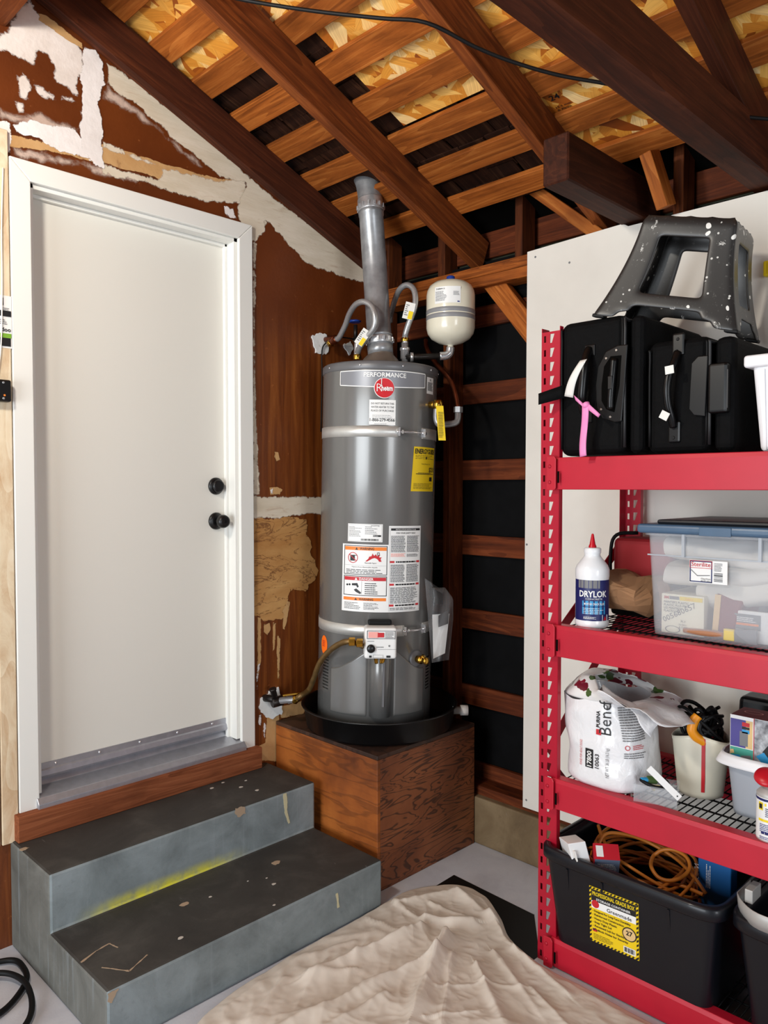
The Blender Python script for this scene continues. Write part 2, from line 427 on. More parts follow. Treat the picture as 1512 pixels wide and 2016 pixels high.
        if bevel:
            md = o.modifiers.new('bevel', 'BEVEL'); md.width = bevel; md.segments = bseg; md.limit_method = 'ANGLE'; md.angle_limit = .6
            md.harden_normals = False
        if sub:
            md = o.modifiers.new('sub', 'SUBSURF'); md.levels = sub; md.render_levels = sub
        return o
def thing(name, label, cat, loc=(0, 0, 0), rot=(0, 0, 0), group=None):
    o = bpy.data.objects.new(name, None); C.objects.link(o); o.location = loc; o.rotation_euler = rot
    o.empty_display_size = .1; o['label'] = label; o['category'] = cat
    if group: o['group'] = group
    return o
def tag(o, label, cat, group=None, kind=None):
    o['label'] = label
    if cat: o['category'] = cat
    if group: o['group'] = group
    if kind: o['kind'] = kind
    return o
def struct(name, label, loc=(0, 0, 0)):
    o = bpy.data.objects.new(name, None); C.objects.link(o); o.location = loc; o['kind'] = 'structure'; o['label'] = label; return o
def board(name, p0, p1, wdt, thk, mat, parent, side=None, bevel=.002):
    """timber from p0 to p1 (world); wdt along 'side' direction, thk across; local X runs along the grain"""
    p0 = Vector(p0); p1 = Vector(p1); X = (p1-p0); L = X.length; X.normalize()
    Yv = Vector(side); Yv = (Yv-X*Yv.dot(X)).normalized(); Zv = X.cross(Yv)
    o = MB().box((-L/2, -wdt/2, -thk/2), (L/2, wdt/2, thk/2)).build(name, mat, None, bevel=bevel, bseg=1)
    M = Matrix((X, Yv, Zv)).transposed().to_4x4(); M.translation = (p0+p1)/2
    o.matrix_world = M
    if parent:
        o.parent = parent; o.matrix_parent_inverse = Matrix.Translation(parent.location).inverted() if parent.location.length else Matrix()
    return o
# text -------------------------------------------------------------
_tc = {}
def text2d(s, bold=0.):
    if (s, bold) in _tc: return _tc[(s, bold)]
    cu = bpy.data.curves.new('t', 'FONT'); cu.body = s; cu.size = 1; cu.resolution_u = 2; cu.offset = bold
    ob = bpy.data.objects.new('t', cu); C.objects.link(ob)
    me = bpy.data.meshes.new_from_object(ob.evaluated_get(bpy.context.evaluated_depsgraph_get()))
    vs = [(v.co.x, v.co.y) for v in me.vertices]; fs = [tuple(p.vertices) for p in me.polygons]
    bpy.data.objects.remove(ob); bpy.data.curves.remove(cu); bpy.data.meshes.remove(me)
    _tc[(s, bold)] = (vs, fs); return vs, fs
class Print:
    """flat print laid on a surface by a map f(u, v, h) -> point"""
    def __init__(s, f, lift=.0009): s.f = lambda u, v, h: f(u, v, h+lift); s.d = {}; s.f0 = f
    def mb(s, m): return s.d.setdefault(m, MB())
    def rect(s, u0, v0, u1, v1, m, h=.0006, nu=None):
        nu = nu or max(1, int(abs(u1-u0)/.012)); nv = 1
        s.mb(m).grid(lambda a, b: s.f(u0+(u1-u0)*a, v0+(v1-v0)*b, h), nu, nv, smooth=False)
    def frame(s, u0, v0, u1, v1, t, m, h=.0006):
        s.rect(u0, v0, u1, v0+t, m, h); s.rect(u0, v1-t, u1, v1, m, h); s.rect(u0, v0, u0+t, v1, m, h); s.rect(u1-t, v0, u1, v1, m, h)
    def text(s, t, u, v, size, m, h=.0009, w=None, align='L', bold=0., rot=0.):
        vs, fs = text2d(t, bold)
        if not vs: return
        x0 = min(p[0] for p in vs); x1 = max(p[0] for p in vs)
        sx = size if w is None else w/(x1-x0)
        W = (x1-x0)*sx; off = {'L': 0, 'C': -W/2, 'R': -W}[align]; ca, sa = math.cos(rot), math.sin(rot)
        pts = []
        for x, y in vs:
            a = (x-x0)*sx+off; b_ = y*size; pts.append(s.f(u+a*ca-b_*sa, v+a*sa+b_*ca, h))
        s.mb(m).add(pts, fs)
    def disc(s, u, v, r, m, h=.0006, ru=None, n=28, r0=0):
        ru = ru or r
        if r0:
            s.mb(m).grid(lambda a, b: s.f(u+math.cos(a*2*math.pi)*(ru*(r0+(1-r0)*b)), v+math.sin(a*2*math.pi)*r*(r0+(1-r0)*b), h), n, 1, False)
        else: s.poly([(u+math.cos(6.2832*i/n)*ru, v+math.sin(6.2832*i/n)*r) for i in range(n)], m, h)
    def poly(s, pts, m, h=.0006):
        s.mb(m).add([s.f(a, b_, h) for a, b_ in pts], [list(range(len(pts)))])
    def lines(s, u0, v0, u1, v1, n, m, h=.0008, fill=.45, rag=.25):
        dv = (v1-v0)/n
        for i in range(n):
            v = v0+dv*i
            u = u0
            end = u1-(u1-u0)*rag*random.random()
            while u < end:
                wl = min(end-u, (u1-u0)*(.06+.12*random.random()))
                s.rect(u, v, u+wl, v+dv*fill, m, h, nu=1); u += wl+(u1-u0)*.02
    def bars(s, u0, v0, u1, v1, m, h=.0008, n=16, vertical=True):
        d = ((u1-u0) if vertical else (v1-v0))/n
        for i in range(n):
            wd = d*(.25+.55*random.random())
            if vertical: s.rect(u0+i*d, v0, u0+i*d+wd, v1, m, h, nu=1)
            else: s.rect(u0, v0+i*d, u1, v0+i*d+wd, m, h, nu=1)
    def done(s, parent, names=None):
        for m, mb in s.d.items():
            nm = (names or {}).get(m, 'lettering')
            mb.build(nm, m, parent, recalc=False)['kind'] = 'stuff'
def planemap(o, u, v, n):
    o = Vector(o); u = Vector(u); v = Vector(v); n = Vector(n)
    return lambda a, b_, h: o+u*a+v*b_+n*h
def cylmap(c, R, phi0, z0):
    c = Vector(c)
    return lambda a, b_, h: Vector((c.x+(R+h)*math.cos(phi0+a/R), c.y+(R+h)*math.sin(phi0+a/R), z0+b_))
def projmap(bvh, o, u, v, dirv):
    o = Vector(o); u = Vector(u); v = Vector(v); dirv = Vector(dirv).normalized()
    def f(a, b_, h):
        st = o+u*a+v*b_
        hit, nn, i, d = bvh.ray_cast(st, dirv)
        if hit is None: return st+dirv*.1
        return hit-dirv*(h+.0012)
    return f
def ragged(pts, step=.008, amp=.006, freq=30, seed=0):
    out = []
    n = len(pts)
    for i in range(n):
        a = Vector((pts[i][0], pts[i][1])); b_ = Vector((pts[(i+1) % n][0], pts[(i+1) % n][1])); L = (b_-a).length
        if L < 1e-6: continue
        nr = Vector((-(b_-a).y, (b_-a).x))/L; k = max(1, int(L/step))
        for j in range(k):
            p = a+(b_-a)*(j/k)
            d = noise.fractal(Vector((p.x*freq, p.y*freq, seed*7.3)), 1., 2., 4)
            out.append(p+nr*d*amp)
    return out
def patch(pts2, to3, th, name, mat, parent, amp=.006, freq=30, seed=0, step=.008, grid=0):
    """thin raised patch with ragged outline; pts2 in plane coords, to3 maps (u, v, h)"""
    r = ragged(pts2, step, amp, freq, seed); n = len(r)
    rr = np.array([(p.x, p.y) for p in r]); extra = []
    if grid:
        x0, y0 = rr.min(0); x1, y1 = rr.max(0)
        gx_, gy_ = np.meshgrid(np.arange(x0, x1, grid), np.arange(y0, y1, grid)); G = np.stack([gx_.ravel(), gy_.ravel()], 1)
        ins = np.zeros(len(G), bool); q2 = np.roll(rr, -1, 0)
        for (ax_, ay_), (bx_, by_) in zip(rr, q2):
            if ay_ == by_: continue
            cr = ((ay_ > G[:, 1]) != (by_ > G[:, 1])) & (G[:, 0] < (bx_-ax_)*(G[:, 1]-ay_)/(by_-ay_)+ax_); ins ^= cr
        G = G[ins]; dm = np.sqrt(((G[:, None, :]-rr[None])**2).sum(2)).min(1) if len(G) else np.zeros(0)
        extra = [Vector((float(a), float(c_))) for (a, c_), d_ in zip(G, dm) if d_ > grid*.5]
    vo, eo, fo, _a, _b, _c = delaunay_2d_cdt([Vector((p.x, p.y)) for p in r]+extra, [], [list(range(n))], 1, 1e-6)
    ec = {}
    for f in fo:
        for k in range(len(f)):
            e = (f[k], f[(k+1) % len(f)]); ec[tuple(sorted(e))] = ec.get(tuple(sorted(e)), 0)+1
    bm = bmesh.new(); hv = [bm.verts.new(to3(p.x, p.y, th)) for p in vo]; lv = {}
    for f in fo: bm.faces.new([hv[q] for q in f])
    for (a_, b2), cnt in ec.items():
        if cnt == 1 and (not grid or th > .004):
            for q in (a_, b2):
                if q not in lv: lv[q] = bm.verts.new(to3(vo[q].x, vo[q].y, 0))
            bm.faces.new((hv[a_], lv[a_], lv[b2], hv[b2]))
    bmesh.ops.recalc_face_normals(bm, faces=bm.faces)
    me = bpy.data.meshes.new(name); bm.to_mesh(me); bm.free(); me.materials.append(MATS[mat])
    if grid:
        V = np.array([(p.x, p.y) for p in vo]); dm = np.sqrt(((V[:, None, :]-rr[None])**2).sum(2)).min(1)
        at_ = me.attributes.new('edge', 'FLOAT', 'POINT'); vals = np.ones(len(me.vertices), 'f'); vals[:len(dm)] = np.clip(dm/.022, 0, 1.5); at_.data.foreach_set('value', vals)
    o = bpy.data.objects.new(name, me); C.objects.link(o); o.parent = parent; return o
# ================================================================== STRUCTURE
SL = .395                                    # roof slope, falls towards +x
def rz(x, z0): return z0-SL*x
fl = MB().box((-5.8, -5.6, -.1), (.6, .15, 0)).build('floor', 'floor_paint'); tag(fl, 'smooth pale grey painted concrete garage floor', None, kind='structure')

# ---- left wall with the door
wl = struct('wall_left', 'brown painted wall with patchy joint compound around the white door')
TH = .11
def wpoly(pts): return [(x, 0, z) for x, z in pts]
m = MB()
m.prism(wpoly([(-3.2, 0), (-1.60, 0), (-1.60, 3.13), (-3.2, 3.6)]), (0, TH, 0))
m.prism(wpoly([(-1.60, 2.50), (-.74, 2.50), (-.74, 2.78), (-1.60, 3.12)]), (0, TH, 0))
m.prism(wpoly([(-.74, 0), (.0, 0), (.0, 2.48), (-.74, 2.78)]), (0, TH, 0))
m.prism(wpoly([(-1.60, 0), (-.74, 0), (-.74, .42), (-1.60, .42)]), (0, TH, 0))
m.build('wall_panel', 'brown_wall', wl)
def w3(x, z, h): return Vector((x, -.0004-h, z))
def wpt(px, py): p = wy(px, py, 0); return (p.x, p.z)
ZA = 760/1512
def za(pts): return [wpt(x*ZA, y*ZA) for x, y in pts]
PT = [
 ('joint_compound', 'compound_patch', .0010, .010, za([(-30, 130), (20, 120), (70, 30), (110, -20), (150, 50), (230, 100), (320, 180), (335, 260), (310, 320), (300, 380), (250, 340), (205, 320), (205, 270), (185, 215), (150, 200), (135, 262), (70, 240), (30, 205), (-30, 200)])),
 ('thin_compound', 'compound_patch', .0006, .012, za([(-30, 400), (60, 440), (150, 430), (230, 470), (310, 500), (320, 590), (150, 520), (30, 480), (-30, 470)])),
 ('bright_compound', 'compound_patch', .0030, .009, za([(328, 185), (375, 198), (402, 250), (412, 330), (388, 400), (392, 480), (400, 560), (404, 655), (372, 660), (345, 630), (322, 575), (308, 500), (316, 400), (308, 300), (318, 230)])),
 ('bright_compound', 'compound_patch', .0024, .010, za([(45, 490), (95, 470), (170, 480), (300, 508), (330, 560), (362, 640), (300, 612), (205, 585), (150, 545), (60, 520)])),
 ('joint_compound', 'compound_patch', .0012, .006, za([(58, 292), (90, 280), (118, 310), (130, 350), (104, 405), (72, 385)])),
 ('joint_compound', 'compound_patch', .0012, .006, za([(122, 322), (165, 335), (218, 375), (222, 398), (190, 400), (140, 365)])),
 ('joint_compound', 'compound_patch', .0012, .006, za([(232, 368), (280, 376), (304, 398), (280, 408), (240, 394)])),
 ('joint_compound', 'compound_patch', .0012, .006, za([(50, 392), (100, 400), (100, 452), (70, 445)])),
 ('tan_paper', 'drywall_tape', .0007, .004, za([(40, 528), (180, 555), (300, 600), (400, 560), (630, 638), (860, 702), (955, 700), (965, 770), (700, 730), (560, 680), (390, 640), (180, 590), (40, 575)])),
 ('cream_tape', 'compound_band', .0013, .008, za([(400, 548), (500, 590), (640, 655), (860, 708), (960, 690), (968, 800), (920, 800), (780, 790), (640, 745), (560, 715), (400, 690), (395, 640), (620, 700), (630, 662), (400, 580)])),
 ('thin_compound', 'compound_band', .0006, .010, za([(40, 560), (180, 590), (390, 640), (560, 690), (640, 745), (560, 722), (400, 700), (320, 660), (120, 640), (45, 610)])),
 ('cream_tape', 'compound_band', .0016, .010, za([(405, 230), (600, 372), (800, 532), (950, 668), (1100, 795), (1250, 905), (1430, 1045), (1430, 1110), (1330, 1085), (1200, 1035), (1150, 985), (1100, 925), (1040, 872), (1040, 905), (1000, 942), (955, 935), (925, 815), (960, 720), (860, 700), (750, 600), (690, 560), (560, 440), (420, 330)])),
 ('thin_compound', 'compound_band', .0007, .014, za([(405, 310), (560, 440), (690, 560), (750, 600), (820, 672), (740, 640), (640, 545), (500, 450), (395, 390)])),
 ('tan_paper', 'drywall_tape', .0020, .002, za([(145, 50), (180, 60), (320, 170), (325, 195), (250, 150), (150, 80)])),
 ('bright_compound', 'compound_patch', .0018, .006, za([(875, 810), (915, 815), (925, 860), (885, 850)])),
 ('cream_tape', 'compound_patch', .0012, .008, za([(925, 800), (1000, 800), (1045, 870), (1030, 915), (985, 950), (985, 880)])),
 ('cream_tape', 'compound_band', .0010, .004, [wpt(x, y) for x, y in ((496, 470), (506, 480), (502, 700), (507, 860), (512, 975), (496, 980))]),
 ('cream_tape', 'compound_band', .0018, .004, [wpt(x, y) for x, y in ((496, 976), (560, 976), (660, 978), (660, 1012), (600, 1014), (545, 1022), (496, 1022))]),
 ('torn_paper', 'torn_paper_patch', .0012, .012, [wpt(x, y) for x, y in ((496, 1021), (560, 1020), (604, 1018), (606, 1035), (600, 1050), (614, 1066), (612, 1085), (622, 1110), (628, 1124), (614, 1148), (600, 1165), (570, 1160), (566, 1185), (556, 1215), (545, 1222), (525, 1222), (496, 1212))]),
 ('tan_paper', 'torn_paper_patch', .0010, .003, [wpt(x, y) for x, y in ((540, 888), (548, 890), (551, 905), (543, 909), (539, 900))]),
 ('tan_paper', 'torn_paper_patch', .0010, .003, [wpt(x, y) for x, y in ((530, 960), (545, 958), (556, 964), (550, 974), (532, 974))]),
 ('bright_compound', 'compound_patch', .0016, .002, [wpt(x, y) for x, y in ((531, 965), (538, 960), (537, 972), (532, 973))]),
 ('tan_paper', 'paint_drip', .0008, .003, [wpt(x, y) for x, y in ((507, 1215), (513, 1216), (514, 1300), (506, 1340), (506, 1280))]),
 ('tan_paper', 'paint_drip', .0008, .003, [wpt(x, y) for x, y in ((518, 1228), (531, 1226), (532, 1240), (526, 1250), (519, 1244))]),
 ('tan_paper', 'paint_drip', .0008, .003, [wpt(x, y) for x, y in ((537, 1225), (543, 1226), (541, 1278), (536, 1282))]),
 ('tan_paper', 'paint_drip', .0008, .003, [wpt(x, y) for x, y in ((546, 1250), (552, 1258), (550, 1335), (546, 1338), (544, 1290))]),
 ('tan_paper', 'paint_drip', .0008, .004, [wpt(x, y) for x, y in ((553, 1180), (571, 1185), (566, 1215), (560, 1240), (556, 1238), (557, 1212))]),
 ('bright_compound', 'paint_drip', .0018, .002, [wpt(x, y) for x, y in ((507, 1308), (512, 1305), (508, 1330), (506, 1365), (503, 1340))]),
 ('putty_white', 'putty_patch', .0080, .010, [wpt(x, y) for x, y in ((512, 1375), (525, 1368), (535, 1356), (547, 1352), (548, 1372), (555, 1390), (552, 1405), (535, 1415), (518, 1408), (508, 1392))]),
 ('bright_compound', 'paint_drip', .0016, .002, [wpt(x, y) for x, y in ((509, 1408), (514, 1405), (513, 1428), (508, 1426))]),
 ('bright_compound', 'paint_drip', .0016, .002, [wpt(x, y) for x, y in ((518, 1418), (523, 1425), (523, 1444), (520, 1455), (517, 1440))]),
 ('tan_paper', 'torn_paper_patch', .0007, .003, [wpt(x, y) for x, y in ((525, 1412), (549, 1408), (552, 1500), (508, 1496), (506, 1470), (522, 1462))]),
 ('tan_paper', 'torn_paper_patch', .0010, .004, [wpt(x, y) for x, y in ((550, 1392), (600, 1378), (600, 1405), (552, 1414))]),
 ('putty_white', 'putty_patch', .0060, .010, [wpt(x, y) for x, y in ((612, 662), (628, 655), (640, 660), (646, 685), (640, 700), (620, 695))]),
 ('putty_white', 'putty_patch', .0040, .008, [wpt(x, y) for x, y in ((676, 680), (690, 672), (694, 690), (686, 700))]),
 ('bright_compound', 'compound_band', .0014, .006, za([(-20, 470), (45, 475), (40, 600), (-20, 600)])),
]
for i, (mt, nm, th, amp, pts) in enumerate(PT): patch(pts, w3, th, nm, mt, wl, amp, 26 if 'putty' not in nm else 60, i, grid=0 if 'putty' in nm else .007)
board('stud', (-1.664, -.006, .34), (-1.664, -.006, 2.60), .05, .02, 'old_stud', wl, side=(1, 0, 0))
board('stud', (-1.72, -.006, .34), (-1.72, -.006, 2.60), .05, .02, 'old_stud', wl, side=(1, 0, 0))

# ---- door
dr = struct('door_1', 'white flush door with white casing and black knob and deadbolt')
X0, X1, Z0, Z1 = -1.578, -.772, .425, 2.465
MB().box((X0+.022, .062, .50), (X1-.022, .10, Z1-.022)).build('door_slab', 'door_white', dr, bevel=.002)
for nm, a, b_ in (('jamb', (X0, -.0, .47), (X0+.02, .108, Z1)), ('jamb', (X1-.02, -.0, .47), (X1, .108, Z1)), ('head_jamb', (X0, -.0, Z1-.02), (X1, .108, Z1))):
    MB().box(a, b_).build(nm, 'trim_white', dr, bevel=.002)
for nm, a, b_ in (('door_stop', (X0+.02, .045, .47), (X0+.032, .062, Z1-.02)), ('door_stop', (X1-.032, .045, .47), (X1-.02, .062, Z1-.02)), ('door_stop', (X0+.02, .045, Z1-.032), (X1-.02, .062, Z1-.02))):
    MB().box(a, b_).build(nm, 'trim_white', dr, bevel=.002)
cw = .064
def casing(pts): return MB().prism([(x, -.001, z) for x, z in pts], (0, -.017, 0)).build('casing', 'trim_white', dr, bevel=.003)
i0, i1, iz = X0+.006, X1-.006, Z1-.006
casing([(i0-cw, .425), (i0, .425), (i0, iz), (i0-cw, iz+cw)])
casing([(i1, .425), (i1+cw, .425), (i1+cw, iz+cw), (i1, iz)])
casing([(i0, iz), (i1, iz), (i1+cw, iz+cw), (i0-cw, iz+cw)])
sw = MB().prism([(X0+.022, .062, .50), (X0+.022, .052, .50), (X0+.022, .046, .508), (X0+.022, .052, .524), (X0+.022, .058, .528), (X0+.022, .058, .548), (X0+.022, .062, .548)], (X1-X0-.044, 0, 0)).build('door_sweep', 'aluminium', dr)
for i in range(5):
    x = X0+.09+i*.155
    MB().lathe([(.005, 0), (.0045, .002), (.002, .0035)], 10, (x, .058, .538), (0, -1, 0)).build('screw', 'chrome', sw)
MB().prism([(X0-.004, .11, .425), (X0-.004, -.035, .425), (X0-.004, -.035, .445), (X0-.004, -.02, .462), (X0-.004, .06, .474), (X0-.004, .075, .498), (X0-.004, .11, .498)], (X1-X0+.008, 0, 0)).build('threshold', 'aluminium', dr, bevel=.002)
def lock(z, knob):
    p = (-.842, .062, z); r = MB().lathe([(.034, 0), (.034, .006), (.030, .011), (.016, .013)], 32, p, (0, -1, 0)).build('rose' if knob else 'deadbolt', 'satin_black', dr)
    if knob:
        k = MB().lathe([(.012, .012), (.012, .028), (.020, .034), (.026, .044), (.0265, .056), (.023, .066), (.016, .069)], 28, p, (0, -1, 0)).build('knob', 'satin_black', dr)
        MB().lathe([(.008, .069), (.007, .071)], 16, p, (0, -1, 0)).build('keyhole', 'rubber_black', k)
    else:
        MB().lathe([(.026, .011), (.024, .026), (.020, .028)], 28, p, (0, -1, 0)).build('lock_cylinder', 'satin_black', r)
lock(1.486, False); lock(1.347, True)
sp = board('trim_1', (-1.652, -.025, .388), (-.703, -.025, .388), .085, .05, 'sill_wood', None, side=(0, 0, 1)); tag(sp, 'worn brown wooden sill board under the white door', None, kind='structure')

# ---- right wall: open framing
wr = struct('wall_right', 'open wood framed wall with black felt, planks and a white panel')
MB().box((.112, -3.6, .15), (.125, .12, 2.44)).build('building_felt', 'felt_black', wr)
MB().box((.17, -3.6, 2.3), (.18, .2, 3.0)).build('outer_panel', 'green_panel', wr)
MB().box((.185, -3.8, -.05), (.5, .4, 3.2)).build('outer_sheathing', 'cavity_black', wr)
for i, z in enumerate((.248, .578, .906, 1.234, 1.555, 1.884, 2.21)):
    zz = z+random.uniform(-.004, .004)
    board('sheathing_plank', (.098, .05, zz), (.098, -1.2, zz), .086, .02, 'plank_wood', wr, side=(0, 0, 1))
for y in (-.025, -.423, -1.03, -1.64): board('stud', (.045, y, .23), (.045, y, 2.30), .038, .09, 'stud_wood', wr, side=(0, 1, 0))
board('sole_plate', (.045, .05, .212), (.045, -3.4, .212), .038, .09, 'plank_wood', wr, side=(0, 0, 1))
board('top_plate', (.045, .08, 2.325), (.045, -3.4, 2.325), .042, .092, 'plate_wood', wr, side=(0, 0, 1))
board('top_plate', (.045, .08, 2.368), (.045, -3.4, 2.368), .042, .09, 'plate_wood', wr, side=(0, 0, 1))
a = Vector((.05, -.60, 2.37)); d = Vector((0, -.175, -.21)).normalized(); board('diagonal_brace', a, a+d*.9, .085, .04, 'board_wood', wr, side=(0, .77, -.64))
for y, wd, x0 in ((-.03, .05, .02), (-.34, .04, .06), (-.77, .036, .03), (-1.42, .036, .03)):
    board('cripple_stud', (x0+.045, y, 2.39), (x0+.045, y, 2.86), wd, .09, 'stud_wood', wr, side=(0, 1, 0))
board('backing_plank', (.155, .1, 2.52), (.155, -2.2, 2.52), .11, .02, 'plank_wood', wr, side=(0, 0, 1))
board('backing_plank', (.155, .1, 2.72), (.155, -2.2, 2.72), .06, .02, 'plank_wood', wr, side=(0, 0, 1))
a = wx(1090, 400, .02); b_ = wx(1176, 460, .02); board('diagonal_brace', a+(a-b_)*.5, b_+(b_-a)*.1, .045, .035, 'board_wood', wr, side=(0, 0, 1))
pn = MB().prism([(0, -.836, .214), (0, -3.4, .214), (0, -3.4, 2.392), (0, -1.262, 2.392), (0, -1.25, 2.40), (0, -1.235, 2.405), (0, -.842, 2.392)], (-.013, 0, 0)).build('drywall_panel', 'panel_white', wr)
for px, py in ((1054, 506), (1037, 1072), (1036, 1575), (1121, 517)):
    p = wx(px, py, -.013); MB().lathe([(.0045, 0), (.004, .001)], 10, p, (-1, 0, 0)).build('screw', 'print_grey', pn)
MB().box((-.03, -3.5, -.0), (.13, .1, .195)).build('stem_wall', 'stem_concrete', wr, bevel=.006)

# ---- roof
ce = struct('ceiling', 'open roof of brown rafters, spaced boards and golden strand board')
RB = 2.435; RT = 2.578
def rafter(y, w_=.042, x0=-2.85, x1=.11, mat='rafter_wood', zb=RB, zt=RT, nm='rafter'):
    zc = (zb+zt)/2; side = Vector((SL, 0, 1)).normalized()
    return board(nm, (x0, y, rz(x0, zc)), (x1, y, rz(x1, zc)), (zt-zb)*math.cos(math.atan(SL)), w_, mat, ce, side=side)
for y, mt in ((-.024, 'dark_beam'), (-.525, 'rafter_wood'), (-1.135, 'rafter_wood'), (-1.73, 'dark_beam'), (-2.34, 'rafter_wood'), (-2.95, 'rafter_wood')): rafter(y, mat=mt)
k = 0
for i in range(16):
    xa = -.133-.172*i; xb = xa+.087; xc = (xa+xb)/2
    j = random.uniform(-.006, .006)
    zc = rz(xc, RT+.0125)
    board('sheathing_board', (xc+j, .12, zc), (xc+j, -3.3, zc), .093, .021, 'board_wood', ce, side=(1, 0, -SL))
def slope_panel(nm, x0, x1, y0, y1, z0, th, mat, par=ce):
    L = math.hypot(x1-x0, SL*(x1-x0))
    o = MB().box((-L/2, -abs(y1-y0)/2, -th/2), (L/2, abs(y1-y0)/2, th/2)).build(nm, mat)
    X = Vector((1, 0, -SL)).normalized(); Yv = Vector((0, 1, 0)); Zv = X.cross(Yv)
    M = Matrix((X, Yv, Zv)).transposed().to_4x4(); xm = (x0+x1)/2; M.translation = (xm, (y0+y1)/2, rz(xm, z0)); o.matrix_world = M
    o.parent = par; return o
OZ = RT+.034
slope_panel('strand_board', -2.6, -.93, -.62, .15, OZ, .012, 'osb')
slope_panel('strand_board', -2.6, -.475, -1.125, -.622, OZ, .012, 'osb')
slope_panel('strand_board', -1.72, -.02, -2.345, -1.127, OZ, .012, 'osb')
slope_panel('strand_board', -2.9, -1.722, -2.345, -.622, OZ+.013, .012, 'osb')
slope_panel('strand_board', -2.9, .0, -3.3, -2.347, OZ, .012, 'osb')
for i in range(15):
    x0 = -.98+i*.066; y = .12
    while y > -1.2:
        L = random.uniform(.09, .2)
        if not (x0 < -.5 and y < -.6):
            o = slope_panel('shingle', x0-.05, x0+.05+random.uniform(-.02, .015), y-L+.006, y, OZ+.004+random.uniform(0, .012), .006, 'shingle_wood')
            o.rotation_euler.rotate_axis('Y', random.uniform(-.10, .02))
        y -= L
slope_panel('roof_felt', -2.9, .6, -3.4, .3, OZ+.05, .02, 'cavity_black')
o = slope_panel('roof_felt', -2.9, -5.8, -5.6, .3, OZ+.05, .02, 'cavity_black')
zr = rz(-2.9, OZ+.05)
o.matrix_world = Matrix.Translation((0, 0, 0)); o.data.clear_geometry()
o.data.from_pydata([(-2.9, -5.6, zr), (-2.9, .3, zr), (-5.8, .3, zr-1.15), (-5.8, -5.6, zr-1.15)], [], [(0, 1, 2, 3)])
o.data.materials.clear(); o.data.materials.append(MATS['shingle_wood'])
board('roof_felt', (-2.9, -4.5, rz(-1.45, OZ+.07)+.02), (.5, -4.5, rz(-1.45, OZ+.07)+.02), 2.3, .02, 'shingle_wood', ce, side=(0, 1, 0)).location.z = 2.9
board('tie_beam', (-3.2, -1.71, 2.477), (.1, -1.71, 2.477), .145, .085, 'dark_beam', ce, side=(0, 0, 1), bevel=.006)
board('tie_beam_stub', (-.50, -1.277, 2.475), (.11, -1.277, 2.475), .145, .09, 'dark_beam', ce, side=(0, 0, 1), bevel=.005)
board('purlin_beam', (-1.665, 0.0, 3.00), (-1.665, -3.2, 3.00), .15, .06, 'rafter_wood', ce, side=(0, 0, 1))
a = wx(1278, 300, -.12); b_ = wx(1312, 408, -.06); board('blocking', a, b_, .04, .07, 'board_wood', ce, side=(0, 1, 0))
# stamps on the strand board
pr = Print(lambda u, v, h: (lambda x, y: Vector((x, y, rz(x, OZ-.0085-h))))(-.44+v*-.93, -1.20-u))
p0 = roofp(1085, 205, OZ-.01)
def stamp(px, py, rows):
    p = roofp(px, py, OZ-.01)
    q = Print(lambda u, v, h: Vector((p.x-v*.93, p.y-u, rz(p.x-v*.93, OZ-.0075-h))))
    v = 0
    for t, sz, wd in rows:
        q.text(t, 0, v, sz, 'print_black', .001, w=wd, bold=.012); v -= sz*1.15
    return q
stamp(1085, 200, (('24', .03, .035), ('15.5 mm', .011, .055), ('0 70/20', .011, .05), ('OR TYPE', .011, .06))).done(ce, {'print_black': 'stamp'})
stamp(1380, 362, (('24/16', .03, .09), ('RATED SHEATHING', .012, .10), ('EXPOSURE 1', .012, .08))).done(ce, {'print_black': 'stamp'})
# cable under the rafters
cp = [roofp(x, y, RB-.006) for x, y in ((380, -25), (480, 0), (620, 22), (750, 36), (840, 45), (935, 92), (1010, 122), (1100, 148), (1200, 166), (1300, 190), (1390, 215), (1450, 228), (1560, 238))]
c = MB().tube(cp, .0055, 8, 5).build('electrical_cable', 'rubber_black'); tag(c, 'black electrical cable slung under the roof rafters', 'cable')
# ================================================================== STEPS AND STAND
st = thing('concrete_steps', 'two grey painted concrete steps below the white door', 'steps', (-1.662, 0, 0))
WX = 1.014
m = MB().prism([(0, -.0, 0), (0, -.682, 0), (0, -.682, .167), (0, -.315, .167), (0, -.315, .345), (0, -.0, .345)], (WX, 0, 0))
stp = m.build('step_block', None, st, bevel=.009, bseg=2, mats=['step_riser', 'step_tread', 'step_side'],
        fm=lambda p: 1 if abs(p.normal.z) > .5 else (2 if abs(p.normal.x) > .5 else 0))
def tread(z): return lambda u, v, h: Vector((u+1.662, v, z+.0004+h))
def spot(px, py, z, r, mt, seed, e=1.):
    p = wz(px, py, z); n = 9
    patch([(p.x+r*e*math.cos(6.283*i/n)*(1+.2*math.sin(i*2.1+seed)), p.y+r*math.sin(6.283*i/n)) for i in range(n)], tread(z), .0008, 'paint_spot', mt, st, r*.35, 60, seed, r*.3)
